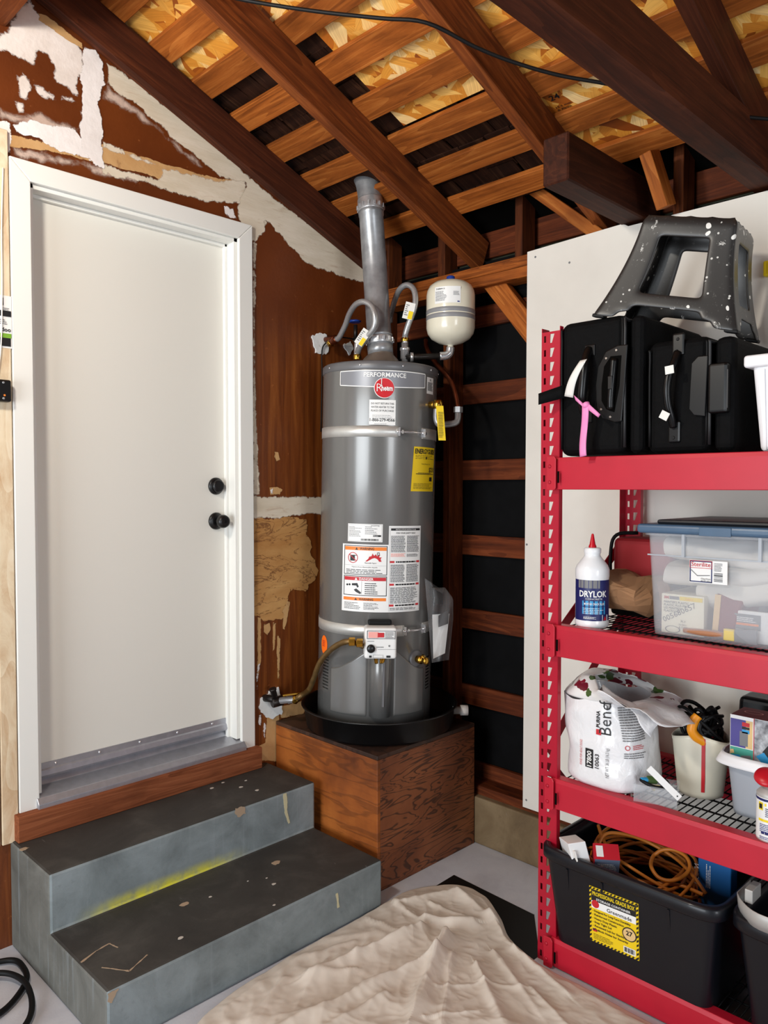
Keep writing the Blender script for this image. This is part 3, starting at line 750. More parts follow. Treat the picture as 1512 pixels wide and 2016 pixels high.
for i, a in enumerate(((364, 1780, .167, .012, 'spot_tan'), (543, 1699, .167, .013, 'spot_tan'), (539, 1741, .167, .006, 'spot_paint'), (355, 1847, .167, .006, 'spot_paint'), (414, 1766, .167, .004, 'spot_paint'), (488, 1735, .167, .003, 'spot_paint'), (540, 1782, .167, .004, 'spot_paint'), (525, 1729, .167, .003, 'spot_paint'),
                       (47, 1672, .345, .011, 'spot_tan'), (474, 1550, .345, .006, 'spot_paint'), (439, 1541, .345, .005, 'spot_paint'), (417, 1552, .345, .006, 'spot_paint'), (484, 1537, .345, .004, 'spot_paint'), (506, 1556, .345, .006, 'spot_paint'), (431, 1533, .345, .004, 'spot_paint'), (502, 1514, .345, .004, 'spot_paint'))): spot(*a, i, 1.3)
def riser(y): return lambda u, v, h: Vector((u+1.662, y-.0004-h, v))
def rp(px, py, y): p = wy(px, py, y); return (p.x, p.z)
patch([rp(x, y, -.315) for x, y in ((557, 1563), (564, 1561), (566, 1580), (565, 1595), (571, 1620), (567, 1622), (560, 1600))], riser(-.315), .0007, 'paint_drip', 'drip_cream', st, .003, 60, 3, .004)
patch([rp(x, y, -.315) for x, y in ((463, 1590), (482, 1588), (484, 1602), (470, 1608), (462, 1600))], riser(-.315), .0007, 'scraped_patch', 'spot_tan', st, .005, 60, 5, .004)
patch([rp(x, y, -.682) for x, y in ((661, 1760), (665, 1758), (668, 1785), (664, 1788))], riser(-.682), .0007, 'paint_drip', 'drip_cream', st, .002, 60, 6, .004)
patch([rp(x, y, -.682) for x, y in ((212, 1956), (234, 1946), (226, 1962), (220, 1975), (212, 1972))], riser(-.682), .0007, 'scraped_patch', 'spot_tan', st, .005, 60, 8, .004)
def scr(px0, py0, px1, py1, z):
    a = wz(px0, py0, z); b_ = wz(px1, py1, z); d = (b_-a).normalized(); n_ = Vector((-d.y, d.x, 0))*.0022
    patch([((a+n_).x, (a+n_).y), ((b_+n_).x, (b_+n_).y), ((b_-n_).x, (b_-n_).y), ((a-n_).x, (a-n_).y)], tread(z), .0005, 'scuff_mark', 'spot_tan', st, .002, 50, 2, .006)
for q in ((190, 1872, 215, 1858), (215, 1858, 232, 1866), (160, 1895, 190, 1872), (200, 1905, 255, 1912), (255, 1912, 290, 1880)): scr(*q, .167)

bx = thing('heater_stand', 'brown plywood box stand under the water heater', 'stand', (-.60, -.61, 0))
BW, BD, BH = .565, .605, .505
MB().box((0, 0, 0), (.016, BD, BH-.016)).build('side_panel', 'ply_left', bx, bevel=.002)
MB().box((.0165, 0, 0), (BW, .016, BH-.016)).build('front_panel', 'ply_front', bx, bevel=.002)
MB().box((0, 0, BH-.0155), (BW, BD, BH)).build('top_panel', 'ply_top', bx, bevel=.002)

# ================================================================== WATER HEATER
HB = Vector((-.334, -.316, .522)); HT = Vector((-.313, -.337, 1.962))
pan = thing('drain_pan', 'round black plastic drain pan under the water heater', 'pan', (-.318, -.335, .505))
MB().lathe([(.0, .002), (.285, .002), (.300, .012), (.312, .088), (.320, .090), (.322, .094), (.316, .096), (.309, .094), (.297, .016), (.283, .008), (0, .008)], 64, cap=False).build('pan_body', 'pan_black', pan)
MB().lathe([(.016, 0), (.016, .03), (.021, .03), (.021, .062), (.012, .062)], 20, (.215, -.215, .055), (1, -1, 0)).build('drain_fitting', 'valve_white', pan)
ax = (HT-HB); H = ax.length
wh = thing('water_heater', 'tall grey gas water heater strapped in the corner', 'water heater', HB)
wh.rotation_mode = 'QUATERNION'; wh.rotation_quaternion = Vector((0, 0, 1)).rotation_difference(ax)
R = .2315; F = math.radians(225)
def zl(z): return z-HB.z
m = MB().lathe([(0, 0), (R-.006, 0), (R, .006), (R, H-.03)], 72, cap=False).build('tank_jacket', 'heater_grey', wh)
cap = MB().lathe([(R+.001, H-.034), (R+.003, H-.032), (R+.003, H-.006), (R-.004, H), (0, H)], 72, cap=False).build('top_cap', 'heater_cap', wh)
for a in (-58, -19, 22, 58, 86):
    p = Vector((math.cos(F+math.radians(a)), math.sin(F+math.radians(a)), 0))
    MB().lathe([(.0045, 0), (.004, .002), (.002, .003)], 10, p*(R+.003)+Vector((0, 0, H-.018)), p).build('screw', 'chrome', cap)
def hm(z0): return cylmap((0, 0, 0), R, F, zl(z0))
def U(px, py):      # arc length on the jacket under a given point of the view
    cx = 749-14*(py-727)/663
    return R*math.asin(max(-.99, min(.99, (px-cx)/111.5)))
def Zf(py, ang=0): return 1.484+(958.5-py)/1523*(3.172-.2315*math.cos(ang))
# badge
q = Print(hm(0)); u0, u1 = U(676, 745), U(832, 745)
zt = 1.923
def bz(t): return -.052-.010*(1-abs(2*t-1)**2)
n = 26
lab = MB().grid(lambda a, b_: q.f0(u0+(u1-u0)*a, zt+(0 if b_ > .5 else bz(a)), .0009), n, 1).build('badge_plate', 'badge_grey', wh)
q.d = {}
t = .0016
for a in range(n):
    s0, s1 = u0+(u1-u0)*a/n, u0+(u1-u0)*(a+1)/n
    q.rect(s0, zt-t, s1, zt+t, 'print_white', .0014, 1)
    mb = q.mb('print_white'); mb.add([q.f(s0, zt+bz(a/n)-t, .0014), q.f(s1, zt+bz((a+1)/n)-t, .0014), q.f(s1, zt+bz((a+1)/n)+t, .0014), q.f(s0, zt+bz(a/n)+t, .0014)], [(0, 1, 2, 3)])
q.rect(u0-t, zt-.052, u0+t, zt, 'print_white', .0014); q.rect(u1-t, zt-.052, u1+t, zt, 'print_white', .0014)
uc = U(757, 745)
q.text('PERFORMANCE', uc+.003, zt-.0235, .0235, 'print_white', .0016, w=.163, align='C', bold=.02)
q.done(lab)
q = Print(hm(0)); zc = Zf(765)
lg = MB().grid(lambda a, b_: q.f0(uc+math.cos(a*6.28318)*.039*b_, zc+math.sin(a*6.28318)*.039*b_, .0020), 36, 4).build('logo_badge', 'print_white', wh)
q.disc(uc, zc, .0365, 'red_print', .0032, n=40)
q.text('R', uc-.028, zc-.014, .044, 'print_white', .0042, w=.02, bold=-.015); q.rect(uc-.012, zc+.006, uc-.0095, zc+.034, 'print_white', .0042)
q.text('heem', uc-.0105, zc-.010, .028, 'print_white', .0042, w=.042, bold=.03); q.done(lg)
# phone label
q = Print(hm(0)); a0, a1, b0, b1 = U(729, 810), U(777, 810), Zf(837), Zf(788)
lb = MB().grid(lambda a, b_: q.f0(a0+(a1-a0)*a, b0+(b1-b0)*b_, .001), 10, 1).build('notice_label', 'label_white', wh)
for i, (s_, sz) in enumerate((('DO NOT RETURN THIS', .0105), ('WATER HEATER TO THE', .0105), ('PLACE OF PURCHASE', .0105))): q.text(s_, (a0+a1)/2, b1-.018-i*.0135, sz, 'print_black', w=(a1-a0)*.86, align='C')
for i in range(3): q.lines(a0+.012, b1-.060-i*.006, a1-.012, b1-.057-i*.006, 1, 'print_grey', rag=.15)
q.text('1-866-279-4566', (a0+a1)/2, b0+.013, .017, 'print_black', w=(a1-a0)*.94, align='C', bold=.015); q.lines(a0+.02, b0+.003, a1-.02, b0+.006, 1, 'print_grey'); q.done(lb)
# small barcode label
q = Print(hm(0)); a0, a1, b0, b1 = U(836, 760), U(849, 760), Zf(775, 1.), Zf(743, 1.)
lb = MB().grid(lambda a, b_: q.f0(a0+(a1-a0)*a, b0+(b1-b0)*b_, .001), 6, 1).build('barcode_label', 'label_white', wh)
q.text('UL', (a0+a1)/2, b1-.013, .010, 'print_black', align='C', bold=.03); q.lines(a0+.005, b0+.012, a1-.005, b1-.018, 10, 'print_black', fill=.6); q.done(lb)
# energy guide
q0 = hm(0); a0, a1, b0, b1 = U(812, 925), U(852, 925), Zf(966, .95), Zf(878, .6)
sk = lambda u, v, h: q0(u-.012*(b1-v)/(b1-b0)-.004, v, h)
q = Print(sk)
lb = MB().grid(lambda a, b_: q.f0(a0+(a1-a0)*a, b0+(b1-b0)*b_, .001), 12, 1).build('energy_label', 'label_yellow', wh)
am = (a0+a1)/2
q.text('ENERGYGUIDE', am, b1-.026, .026, 'print_black', w=(a1-a0)*.92, align='C', bold=.03)
for i in range(3): q.lines(a0+.01, b1-.034-i*.006, a1-.01, b1-.031-i*.006, 1, 'print_black', rag=.3)
q.disc(am, b1-.042, .006, 'print_black', .0012, ru=.004)
q.text('Yearly Energy Cost', am, b1-.068, .007, 'print_black', w=.06, align='C')
q.text('$231', a1-.052, b1-.096, .025, 'print_black', w=.045, bold=.02); q.rect(a0+.018, b1-.106, a1-.008, b1-.1035, 'print_black', .0012)
q.rect(a1-.045, b0+.04, a1-.022, b0+.056, 'print_black', .0012)
q.lines(a0+.01, b0+.010, a1-.02, b0+.034, 5, 'print_black', fill=.3); q.lines(a0+.03, b0+.066, a1-.03, b0+.076, 2, 'print_black', fill=.35); q.done(lb)
# rating plate
q = Print(hm(0)); a0, a1, b0, b1 = U(689, 1050), U(753, 1050), Zf(1068), Zf(1032.5)
lb = MB().grid(lambda a, b_: q.f0(a0+(a1-a0)*a, b0+(b1-b0)*b_, .001), 12, 1).build('rating_plate', 'label_white', wh)
q.frame(a0+.003, b0+.003, a1-.003, b1-.003, .0006, 'print_grey'); q.lines(a0+.006, b0+.02, a0+.062, b1-.008, 8, 'print_grey', fill=.35, rag=.6); q.lines(a0+.07, b0+.03, a1-.02, b1-.006, 5, 'print_grey', fill=.35, rag=.6)
q.rect(a1-.036, b0+.020, a1-.006, b0+.027, 'print_black'); q.text('Rheem', a1-.034, b0+.0213, .006, 'print_white', .0012); q.bars(a0+.055, b0+.005, a1-.015, b0+.012, 'print_black', n=30)
q.text('XG50T06', a1-.045, b1-.009, .008, 'print_grey'); q.done(lb)
# big warning sheet
q = Print(hm(0)); A0, A1, L1 = U(678, 1140), U(762.5, 1140), U(762.5, 1140); B1 = U(822, 1140); Bt, Bb, Lt = Zf(1035.5), Zf(1207), Zf(1073)
lb = MB()
lb.grid(lambda a, b_: q.f0(A0+(A1-A0)*a, Bb+(Lt-Bb)*b_, .001), 14, 1); lb.grid(lambda a, b_: q.f0(A1+(B1-A1)*a, Bb+(Bt-Bb)*b_, .001), 12, 1)
lb = lb.build('warning_sheet', 'label_white', wh)
wA = A1-A0
def panel(v0, v1, head, hc, tc, txt):
    q.frame(A0+.008, v0, A1-.004, v1, .0026, 'print_black'); q.rect(A0+.0115, v1-.018, A1-.0075, v1-.0045, hc)
    q.poly([(A0+wA*.30, v1-.0165), (A0+wA*.36, v1-.0165), (A0+wA*.33, v1-.0065)], tc, .0011); q.text(txt, A0+wA*.40, v1-.0160, .013, tc, .0011, w=wA*.3, bold=.02)
zA = Lt-.005; pz0 = zA-.112
panel(pz0, zA, 1, 'print_orange', 'print_black', 'WARNING')
q.rect(A0+.012, pz0+.036, A1-.008, pz0+.0366, 'print_grey')
uu, vv = A0+wA*.25, pz0+.065
q.rect(uu-.011, vv-.012, uu+.008, vv+.010, 'print_black', .001); q.rect(uu+.002, vv+.008, uu+.018, vv+.0105, 'print_black', .001)
q.disc(uu, vv, .0205, 'print_red', .0014, r0=.88); q.poly([(uu-.015, vv+.011), (uu-.013, vv+.013), (uu+.015, vv-.011), (uu+.013, vv-.013)], 'print_red', .0014)
fx = A0+wA*.52
q.poly([(fx, vv-.013), (fx+.062, vv-.013), (fx+.058, vv-.002), (fx+.063, vv+.004), (fx+.052, vv+.004), (fx+.056, vv+.014), (fx+.044, vv+.008), (fx+.04, vv+.016), (fx+.034, vv+.009), (fx+.027, vv+.018), (fx+.024, vv+.008), (fx+.015, vv+.006), (fx+.012, vv-.002)], 'print_red', .001)
q.frame(fx+.045, vv+.011, fx+.054, vv+.022, .0018, 'print_black', .0012); q.text('Flammable Vapors', fx-.002, vv-.021, .007, 'print_black', w=.045)
q.text('Vapors from flammable liquids', A0+wA*.5, pz0+.028, .006, 'print_black', w=wA*.55, align='C'); q.lines(A0+.018, pz0+.006, A1-.02, pz0+.024, 3, 'print_black', fill=.4, rag=.2)
pd1 = pz0-.004; pd0 = pd1-.076
panel(pd0, pd1, 1, 'print_red', 'print_white', 'DANGER')
q.disc(A0+.024, pd0+.040, .004, 'print_black', .001); q.disc(A0+.034, pd0+.041, .004, 'print_black', .001)
q.poly([(A0+.044, pd0+.046), (A0+.066, pd0+.048), (A0+.072, pd0+.034), (A0+.066, pd0+.030), (A0+.062, pd0+.038), (A0+.044, pd0+.038)], 'print_black', .001)
q.poly([(A0+.052, pd0+.022), (A0+.062, pd0+.027), (A0+.082, pd0+.012), (A0+.078, pd0+.006), (A0+.060, pd0+.014)], 'print_black', .001)
q.rect(A0+wA*.45, pd0+.006, A0+wA*.455, pd1-.02, 'print_grey'); q.lines(A0+wA*.52, pd0+.007, A0+wA*.8, pd1-.022, 6, 'print_black', fill=.4)
v1 = pd0-.004
q.rect(A0+.008, v1-.015, A1-.006, v1-.003, 'print_orange'); q.text('WARNING', A0+wA*.40, v1-.0135, .012, 'print_black', .0011, w=wA*.3, bold=.02)
q.poly([(A0+wA*.30, v1-.0135), (A0+wA*.36, v1-.0135), (A0+wA*.33, v1-.0045)], 'print_black', .0011)
q.lines(A0+.012, Bb+.010, A0+wA*.44, v1-.02, 5, 'print_black', fill=.35, rag=.4); q.lines(A0+wA*.5, Bb+.010, A1-.03, v1-.02, 6, 'print_black', fill=.35, rag=.5)
# right column
c0, c1 = A1+.006, B1-.006; cm = (c0+c1)/2
q.frame(c0-.001, Bb+.004, c1+.002, Bt-.005, .0006, 'print_grey')
q.rect(c0+.002, Bt-.018, c1, Bt-.009, 'print_black'); q.text('INSTALLATION INSTRUCTIONS', cm, Bt-.0165, .007, 'print_white', .0012, w=.09, align='C')
q.text('FOR YOUR SAFETY READ', cm, Bt-.030, .008, 'print_black', w=.085, align='C', bold=.01)
def col2(v0, v1, nn, m='print_black'):
    q.lines(c0+.003, v0, cm-.002, v1, nn, m, fill=.48, rag=.15); q.lines(cm+.003, v0, c1-.003, v1, nn, m, fill=.48, rag=.15)
col2(Bt-.100, Bt-.036, 15); q.lines(c0+.003, Bt-.118, cm-.002, Bt-.104, 4, 'print_pink', fill=.6); q.lines(cm+.003, Bt-.118, c1-.003, Bt-.106, 3, 'print_black')
def redbar(v):
    q.rect(c0, v-.004, c0+.018, v+.004, 'print_red'); q.rect(c1-.016, v-.004, c1, v+.004, 'print_red'); q.lines(c0+.024, v-.003, c1-.020, v+.005, 1, 'print_black', fill=.7, rag=0)
redbar(Bt-.138); col2(Bt-.215, Bt-.146, 15); redbar(Bt-.225); q.lines(c0+.003, Bb+.034, c1-.004, Bt-.234, 16, 'print_black', fill=.45, rag=.25); redbar(Bb+.026); q.lines(c0+.003, Bb+.008, c1-.004, Bb+.019, 3, 'print_black', fill=.45); q.done(lb)
# orange sticker
q = Print(hm(0)); us, zs = U(641, 1270), Zf(1272, 1.1)
so = MB().grid(lambda a, b_: q.f0(us+math.cos(a*6.28318)*.026*b_, zs+math.sin(a*6.28318)*.037*b_, .001), 28, 3).build('orange_sticker', 'label_orange', wh)
q.lines(us-.014, zs-.006, us+.014, zs+.020, 4, 'print_red', fill=.4); q.done(so)
# lower burner covers
def cover(a0, a1, ext, nm):
    q0 = hm(0)
    def top(a):
        s_ = (a-a0)/(a1-a0)
        return .86-.085*math.sin(min(1, max(0, s_ if ext > 0 else 1-s_))*math.pi/2)**1.2
    zb = .60
    return MB().grid(lambda i, j: q0(a0+(a1-a0)*i, zb+(top(a0+(a1-a0)*i)-zb)*j, .006 if .02 < i < .98 and .02 < j < .985 else -.002), 40, 40).build(nm, 'heater_grey', wh)
cover(U(655, 1350), U(724, 1350), -1, 'burner_cover'); cover(U(772, 1350), U(828, 1350), 1, 'burner_cover')
for sx in (-1, 1):
    vm = MB()
    for i in range(11):
        for j in range(9):
            u = U(652, 1340)-.012-j*.005 if sx < 0 else U(832, 1340)+.010+j*.004
            z = .68+i*.0125
            vm.add([hm(0)(u, z, .0006), hm(0)(u+.0028, z, .0006), hm(0)(u+.0028, z+.006, .0006), hm(0)(u, z+.006, .0006)], [(0, 1, 2, 3)])
    vm.build('vent_slots', 'rubber_black', wh)
tu = U(748, 1350)/R+F; td = Vector((math.cos(tu), math.sin(tu), 0))
vt = MB().lathe([(.041, 0), (.041, .262), (.036, .266), (0, .266)], 36, td*(R-.004)+Vector((0, 0, zl(.605)))).build('burner_tube', 'heater_grey', wh)
MB().obox(td*(R+.0375)+td.cross(Vector((0, 0, -1)))*.0075+Vector((0, 0, zl(.735))), td*.0012, td.cross(Vector((0, 0, 1)))*.004, (0, 0, .085)).build('tube_rib', 'heater_cap', vt)
# gas valve
gv = MB(); cu = F+U(746, 1260)/R; gd = Vector((math.cos(cu), math.sin(cu), 0)); gr = Vector((-gd.y, gd.x, 0))
gc = gd*(R+.048)+Vector((0, 0, zl(Zf(1258)-.004)))
gb = MB().obox(gc, gr*.060, gd*.040, (0, 0, .058)).build('gas_valve', 'valve_white', wh, bevel=.010, bseg=3)
q = Print(planemap(gc+gd*.0403, gr, (0, 0, 1), gd))
q.frame(-.052, .018, .054, .049, .0022, 'print_grey'); q.rect(-.046, .022, -.010, .044, 'print_pink', .001); q.rect(-.012, .024, .012, .041, 'print_red', .0012); q.lines(.016, .022, .050, .046, 5, 'print_grey', .001)
q.disc(.032, -.008, .0035, 'print_grey'); q.rect(-.042, -.052, -.033, -.044, 'print_black'); q.rect(.022, -.052, .037, -.044, 'print_black'); q.frame(-.028, -.053, .010, -.042, .0008, 'print_grey')
q.rect(-.01, -.0215, .058, -.0205, 'print_grey'); q.lines(-.016, -.014, .020, -.008, 1, 'print_grey'); q.lines(-.050, .008, -.020, .012, 1, 'print_grey'); q.done(gb)
MB().lathe([(.0155, 0), (.0155, .009), (.012, .013), (0, .013)], 24, gc+gd*.040+gr*-.036+Vector((0, 0, -.018)), gd, cap=False).build('dial', 'satin_black', gb)
MB().obox(gc-gd*.03+Vector((0, 0, .068)), gr*.045, gd*.014, (0, 0, .010)).build('gasket', 'rubber_black', gb, bevel=.006)
for i, o_ in enumerate((-.018, .010, .022)): MB().tube([gc+gr*o_+Vector((0, 0, -.05)), gc+gr*(o_*.8)-gd*.01+Vector((0, 0, -.066)), gc+gr*(o_*.6)-gd*.015+Vector((0, 0, -.085))], .0055 if i else .007, 8).build('pilot_tube', 'brass', gb)
# drain valve
du = F+U(815, 1300)/R; dd = Vector((math.cos(du), math.sin(du), 0)); dp = dd*R+Vector((0, 0, zl(Zf(1298, .75))))
MB().lathe([(.034, -.004), (.034, .003), (.028, .006), (.014, .007)], 32, dp, dd).build('valve_flange', 'heater_cap', wh)
dv = MB().lathe([(.013, .0), (.013, .016), (.016, .018), (.016, .032), (.011, .034), (.011, .046), (.0135, .047), (.0135, .060), (.006, .06)], 18, dp, dd).build('drain_valve', 'brass', wh)
MB().lathe([(.007, 0), (.007, .016), (.0095, .016), (.0095, .022), (0, .022)], 14, dp+dd*.028, (dd+Vector((0, 0, 1.2)))).build('valve_stem', 'brass', dv)
# straps
def strap(z, py, nm):
    g = MB(); rr = R+.0012; hh = .021
    us0, us1 = -1.55, U(792 if py > 1000 else 782, py)/R
    g.grid(lambda a, b_: Vector((rr*math.cos(F+us0+(us1-us0)*a), rr*math.sin(F+us0+(us1-us0)*a), zl(z)-hh+2*hh*b_)), 40, 1)
    s1 = U(826, py)/R
    g.grid(lambda a, b_: Vector((rr*math.cos(F+s1+(1.6-s1)*a), rr*math.sin(F+s1+(1.6-s1)*a), zl(z)-hh+2*hh*b_)), 20, 1)
    for sg, L in ((-1.55, .06), (1.6, .12)):
        p = Vector((rr*math.cos(F+sg), rr*math.sin(F+sg), zl(z))); tn = Vector((-math.sin(F+sg), math.cos(F+sg), 0))*(1 if sg > 0 else -1)
        g.add([p+Vector((0, 0, -hh)), p+tn*L+Vector((0, 0, -hh)), p+tn*L+Vector((0, 0, hh)), p+Vector((0, 0, hh))], [(0, 1, 2, 3)])
    o = g.build(nm, 'strap_steel', wh, solid=.0015)
    def cp(u, h): return Vector(((R+h)*math.cos(F+u), (R+h)*math.sin(F+u), zl(z)))
    for u in (us1, s1):
        p = cp(u, .010); nr = Vector((math.cos(F+u), math.sin(F+u), 0)); tn = Vector((-nr.y, nr.x, 0))
        MB().obox(p, nr*.010, tn*.0018, (0, 0, .016)).build('clamp_tab', 'chrome', o)
    MB().tube([cp(us1-.04, .012), cp((us1+s1)/2, .016), cp(s1+.04, .012)], .0042, 8).build('clamp_bolt', 'chrome', o)
    for k_, (u, L) in enumerate(((us1+.03, .008), (s1-.03, .008))):
        MB().lathe([(.008, 0), (.008, L)], 6, cp(u, .013), (cp(s1, .013)-cp(us1, .013)), smooth=False).build('nut', 'chrome', o)
    MB().lathe([(.008, 0), (.007, .003), (0, .004)], 16, cp(s1+.09, .0015), (math.cos(F+s1+.09), math.sin(F+s1+.09), 0), cap=False).build('rivet', 'chrome', o)
strap(1.694, 848, 'strap'); strap(.931, 1243, 'strap')
# draft hood
MB().lathe([(.088, H), (.086, H+.012), (.070, H+.040), (.052, H+.058), (.0515, H+.066)], 40, cap=False).build('draft_hood', 'hood_grey', wh)
# T and P valve with discharge pipe
def hl(px, py, d): return wh.matrix_world.inverted()@at(px, py, d)
bpy.context.view_layer.update()
pv = [hl(838, 797, 3.06), hl(862, 797, 3.0)]
tp = MB().tube([pv[0], pv[1]], .014, 14, 1).build('relief_valve', 'brass', wh)
dr_ = (pv[1]-pv[0]).normalized()
MB().lathe([(.019, 0), (.019, .012)], 6, pv[0], dr_, smooth=False).build('valve_nut', 'brass', tp)
MB().lathe([(.018, -.016), (.020, .0), (.017, .018)], 16, pv[1], (0, 0, 1)).build('valve_body', 'brass', tp)
MB().tube([hl(860, 802, 3.0), hl(859, 822, 3.0), hl(863, 834, 3.0), hl(872, 836, 3.01), hl(895, 833, 3.03), hl(901, 826, 3.04), hl(902, 812, 3.05)], .0125, 14, 5).build('discharge_pipe', 'pipe_grey', wh)
MB().lathe([(.018, 0), (.018, .022)], 6, hl(902, 812, 3.05), (0, 0, 1), smooth=False).build('pipe_nut', 'pipe_grey', wh)
MB().tube([hl(902, 806, 3.05), hl(898, 780, 3.07), hl(890, 755, 3.1), hl(876, 735, 3.15), hl(858, 715, 3.22), hl(842, 690, 3.3), hl(838, 670, 3.36)], .009, 12, 24, rfun=lambda t: 1+.16*math.sin(t*430)).build('copper_flex', 'copper', wh)
tg = MB().obox(hl(868, 833, 2.965), Vector((.707, -.707, 0))*.014, Vector((.707, .707, 0))*.0006, Vector((.0045, -.0045, -.066))).build('hang_tag', 'label_yellow', wh)
q = Print(planemap(hl(868, 833, 2.963), (.707, -.707, 0), (-.03, .03, .998), (-.707, -.707, 0))); q.lines(-.010, -.055, .010, .045, 22, 'print_black', fill=.35); q.done(tg)

# vent pipe
vp = thing('vent_pipe', 'galvanised vent pipe rising from the water heater', 'pipe', HT+Vector((0, 0, .06)))
pb = HT+Vector((0, 0, .062)); pt_ = at(730, 412, 3.20); dv_ = (pt_-pb); L = dv_.length
o_ = pb-vp.location
MB().lathe([(.0515, -.004), (.0525, .03), (.050, .032), (.050, .07), (.0535, .072), (.0535, .078), (.050, .08), (.050, L-.03), (.0525, L-.028), (.0525, L)], 36, o_, dv_).build('pipe_section', 'galvanised', vp)
b2 = MB().lathe([(.0535, L-.012), (.0545, L-.008), (.0545, L+.018), (.0535, L+.02), (.0535, L+.036), (.0525, L+.04)], 36, o_, dv_).build('clamp_band', 'galv_band', vp)
b3 = MB().lathe([(.0535, .038), (.0545, .04), (.0545, .066), (.0535, .068)], 36, o_, dv_).build('clamp_band', 'galv_band', vp)
for i in range(14):
    for (bb, hh) in ((b2, L+.005), (b3, .052)):
        a = i*6.283/14; qd = dv_.normalized().to_track_quat('Z', 'Y'); p = qd@Vector((.055*math.cos(a), .055*math.sin(a), hh)); MB().obox(o_+p, qd@Vector((.004*math.cos(a), .004*math.sin(a), 0)), qd@Vector((-.004*math.sin(a), .004*math.cos(a), 0)), (0, 0, .008)).build('band_crimp', 'galv_band', bb)
e0 = o_+dv_*1.02; dn = dv_.normalized()
MB().tube([e0, e0+dn*.06, e0+dn*.13+Vector((-.01, .01, 0)), e0+dn*.24+Vector((-.05, .05, -.005)), e0+dn*.36+Vector((-.10, .10, -.01))], .0515, 32, 4).build('elbow', 'galvanised', vp)

# hoses, tee, expansion tank
def hose(name, pts, label):
    t_ = thing(name, label, 'hose', Vector(pts[0]))
    P = [Vector(p)-Vector(pts[0]) for p in pts]
    hb = MB(); rr = .0118
    o = hb.tube(P, rr, 18, 10).build('braided_hose', 'braided', t_)
    me = o.data; uv = me.uv_layers.new(name='UVMap'); seg = 18
    for pl in me.polygons:
        for li in pl.loop_indices:
            vi = me.loops[li].vertex_index; uv.data[li].uv = ((vi % seg)/seg*3.0, (vi//seg)*.04)
    return t_, P
h1, P1 = hose('flexible_hose', [at(662, 668, 3.31), at(668, 664, 3.29), at(680, 640, 3.24), at(688, 618, 3.19), at(700, 600, 3.13), at(716, 594, 3.09), at(731, 602, 3.07), at(738, 622, 3.06), at(736, 645, 3.07), at(722, 664, 3.10), at(709, 682, 3.14), at(704, 694, 3.165)], 'braided steel hose looping from wall valve to heater inlet')
h2, P2 = hose('flexible_hose', [at(768, 634, 3.33), at(770, 618, 3.31), at(777, 592, 3.26), at(787, 570, 3.2), at(801, 561, 3.17), at(814, 569, 3.15), at(818, 590, 3.14), at(814, 612, 3.14), at(805, 636, 3.15), at(799, 655, 3.16), at(797.5, 664, 3.17)], 'braided steel hose arching beside the vent pipe to the tee')
def coll(par, p, d, r, L, mt, nm='coupling', seg=16):
    return MB().lathe([(r, 0), (r*1.06, L*.1), (r*1.06, L*.9), (r, L)], seg, p, d).build(nm, mt, par)
ptop = Vector((0, 0, 0))
p_in = at(703, 706, 3.172)-h1.location
coll(h1, p_in+Vector((0, 0, -.006)), (0, 0, 1), .0165, .022, 'brass', 'hex_nut', 6); coll(h1, p_in+Vector((0, 0, .014)), (.03, -.03, 1), .0125, .05, 'chrome')
coll(h1, P1[0]-(P1[1]-P1[0]).normalized()*.045, P1[1]-P1[0], .014, .05, 'copper'); coll(h1, P1[0]-(P1[1]-P1[0]).normalized()*.055, P1[1]-P1[0], .017, .02, 'brass', 'hex_nut', 6)
def tagp(par, px, py, d, ang, w_, h_):
    c_ = at(px, py, d)-par.location; r_ = Vector((.707, -.707, 0)); up_ = Vector((0, 0, 1)); fw_ = Vector((.707, .707, 0))
    a_ = r_*math.cos(ang)+up_*math.sin(ang); b__ = -r_*math.sin(ang)+up_*math.cos(ang)
    t0 = MB().obox(c_, a_*w_, fw_*.0006, b__*h_).build('paper_tag', 'tag_white', par); q = Print(planemap(c_-fw_*.0008, a_, b__, -fw_)); q.rect(w_*.05, -h_*.95, w_*.95, h_*.0, 'tool_yellow'); q.lines(-w_*.8, -h_*.6, -w_*.1, h_*.8, 6, 'print_grey', .0008, rag=.5); q.done(t0)
tagp(h1, 714, 664, 3.085, -.6, .018, .034)
tagp(h2, 805, 612, 3.125, -.25, .020, .034)
coll(h2, at(797.5, 676, 3.17)-h2.location, (0, 0, 1), .012, .03, 'chrome'); coll(h2, at(797, 673, 3.17)-h2.location, (0, 0, 1), .0165, .016, 'brass', 'hex_nut', 6)
TZ = at(797, 712, 3.17)
et = thing('expansion_tank', 'cream expansion tank with two grey bands beside the vent pipe', 'tank', TZ)
def el(px, py, d): return at(px, py, d)-TZ
MB().lathe([(.0135, -.004), (.0135, .01), (.018, .012), (.018, .044), (.0205, .046), (.0205, .056), (.014, .058), (.014, .076)], 20, (0, 0, 0), (0, 0, 1)).build('tee_fitting', 'chrome', et)
MB().tube([el(798, 702, 3.165), el(812, 703, 3.15), el(872, 701, 3.15)], .0125, 16, 1).build('pipe_nipple', 'black_iron', et)
MB().lathe([(.019, 0), (.019, .012)], 16, el(808, 703, 3.15), (.707, -.707, 0)).build('coupling', 'chrome', et)
MB().tube([el(866, 701, 3.15), el(878, 700, 3.15), el(885, 695, 3.15), el(887, 684, 3.15)], .017, 16, 5).build('pipe_elbow', 'chrome', et)
tc = el(887, 680, 3.15)
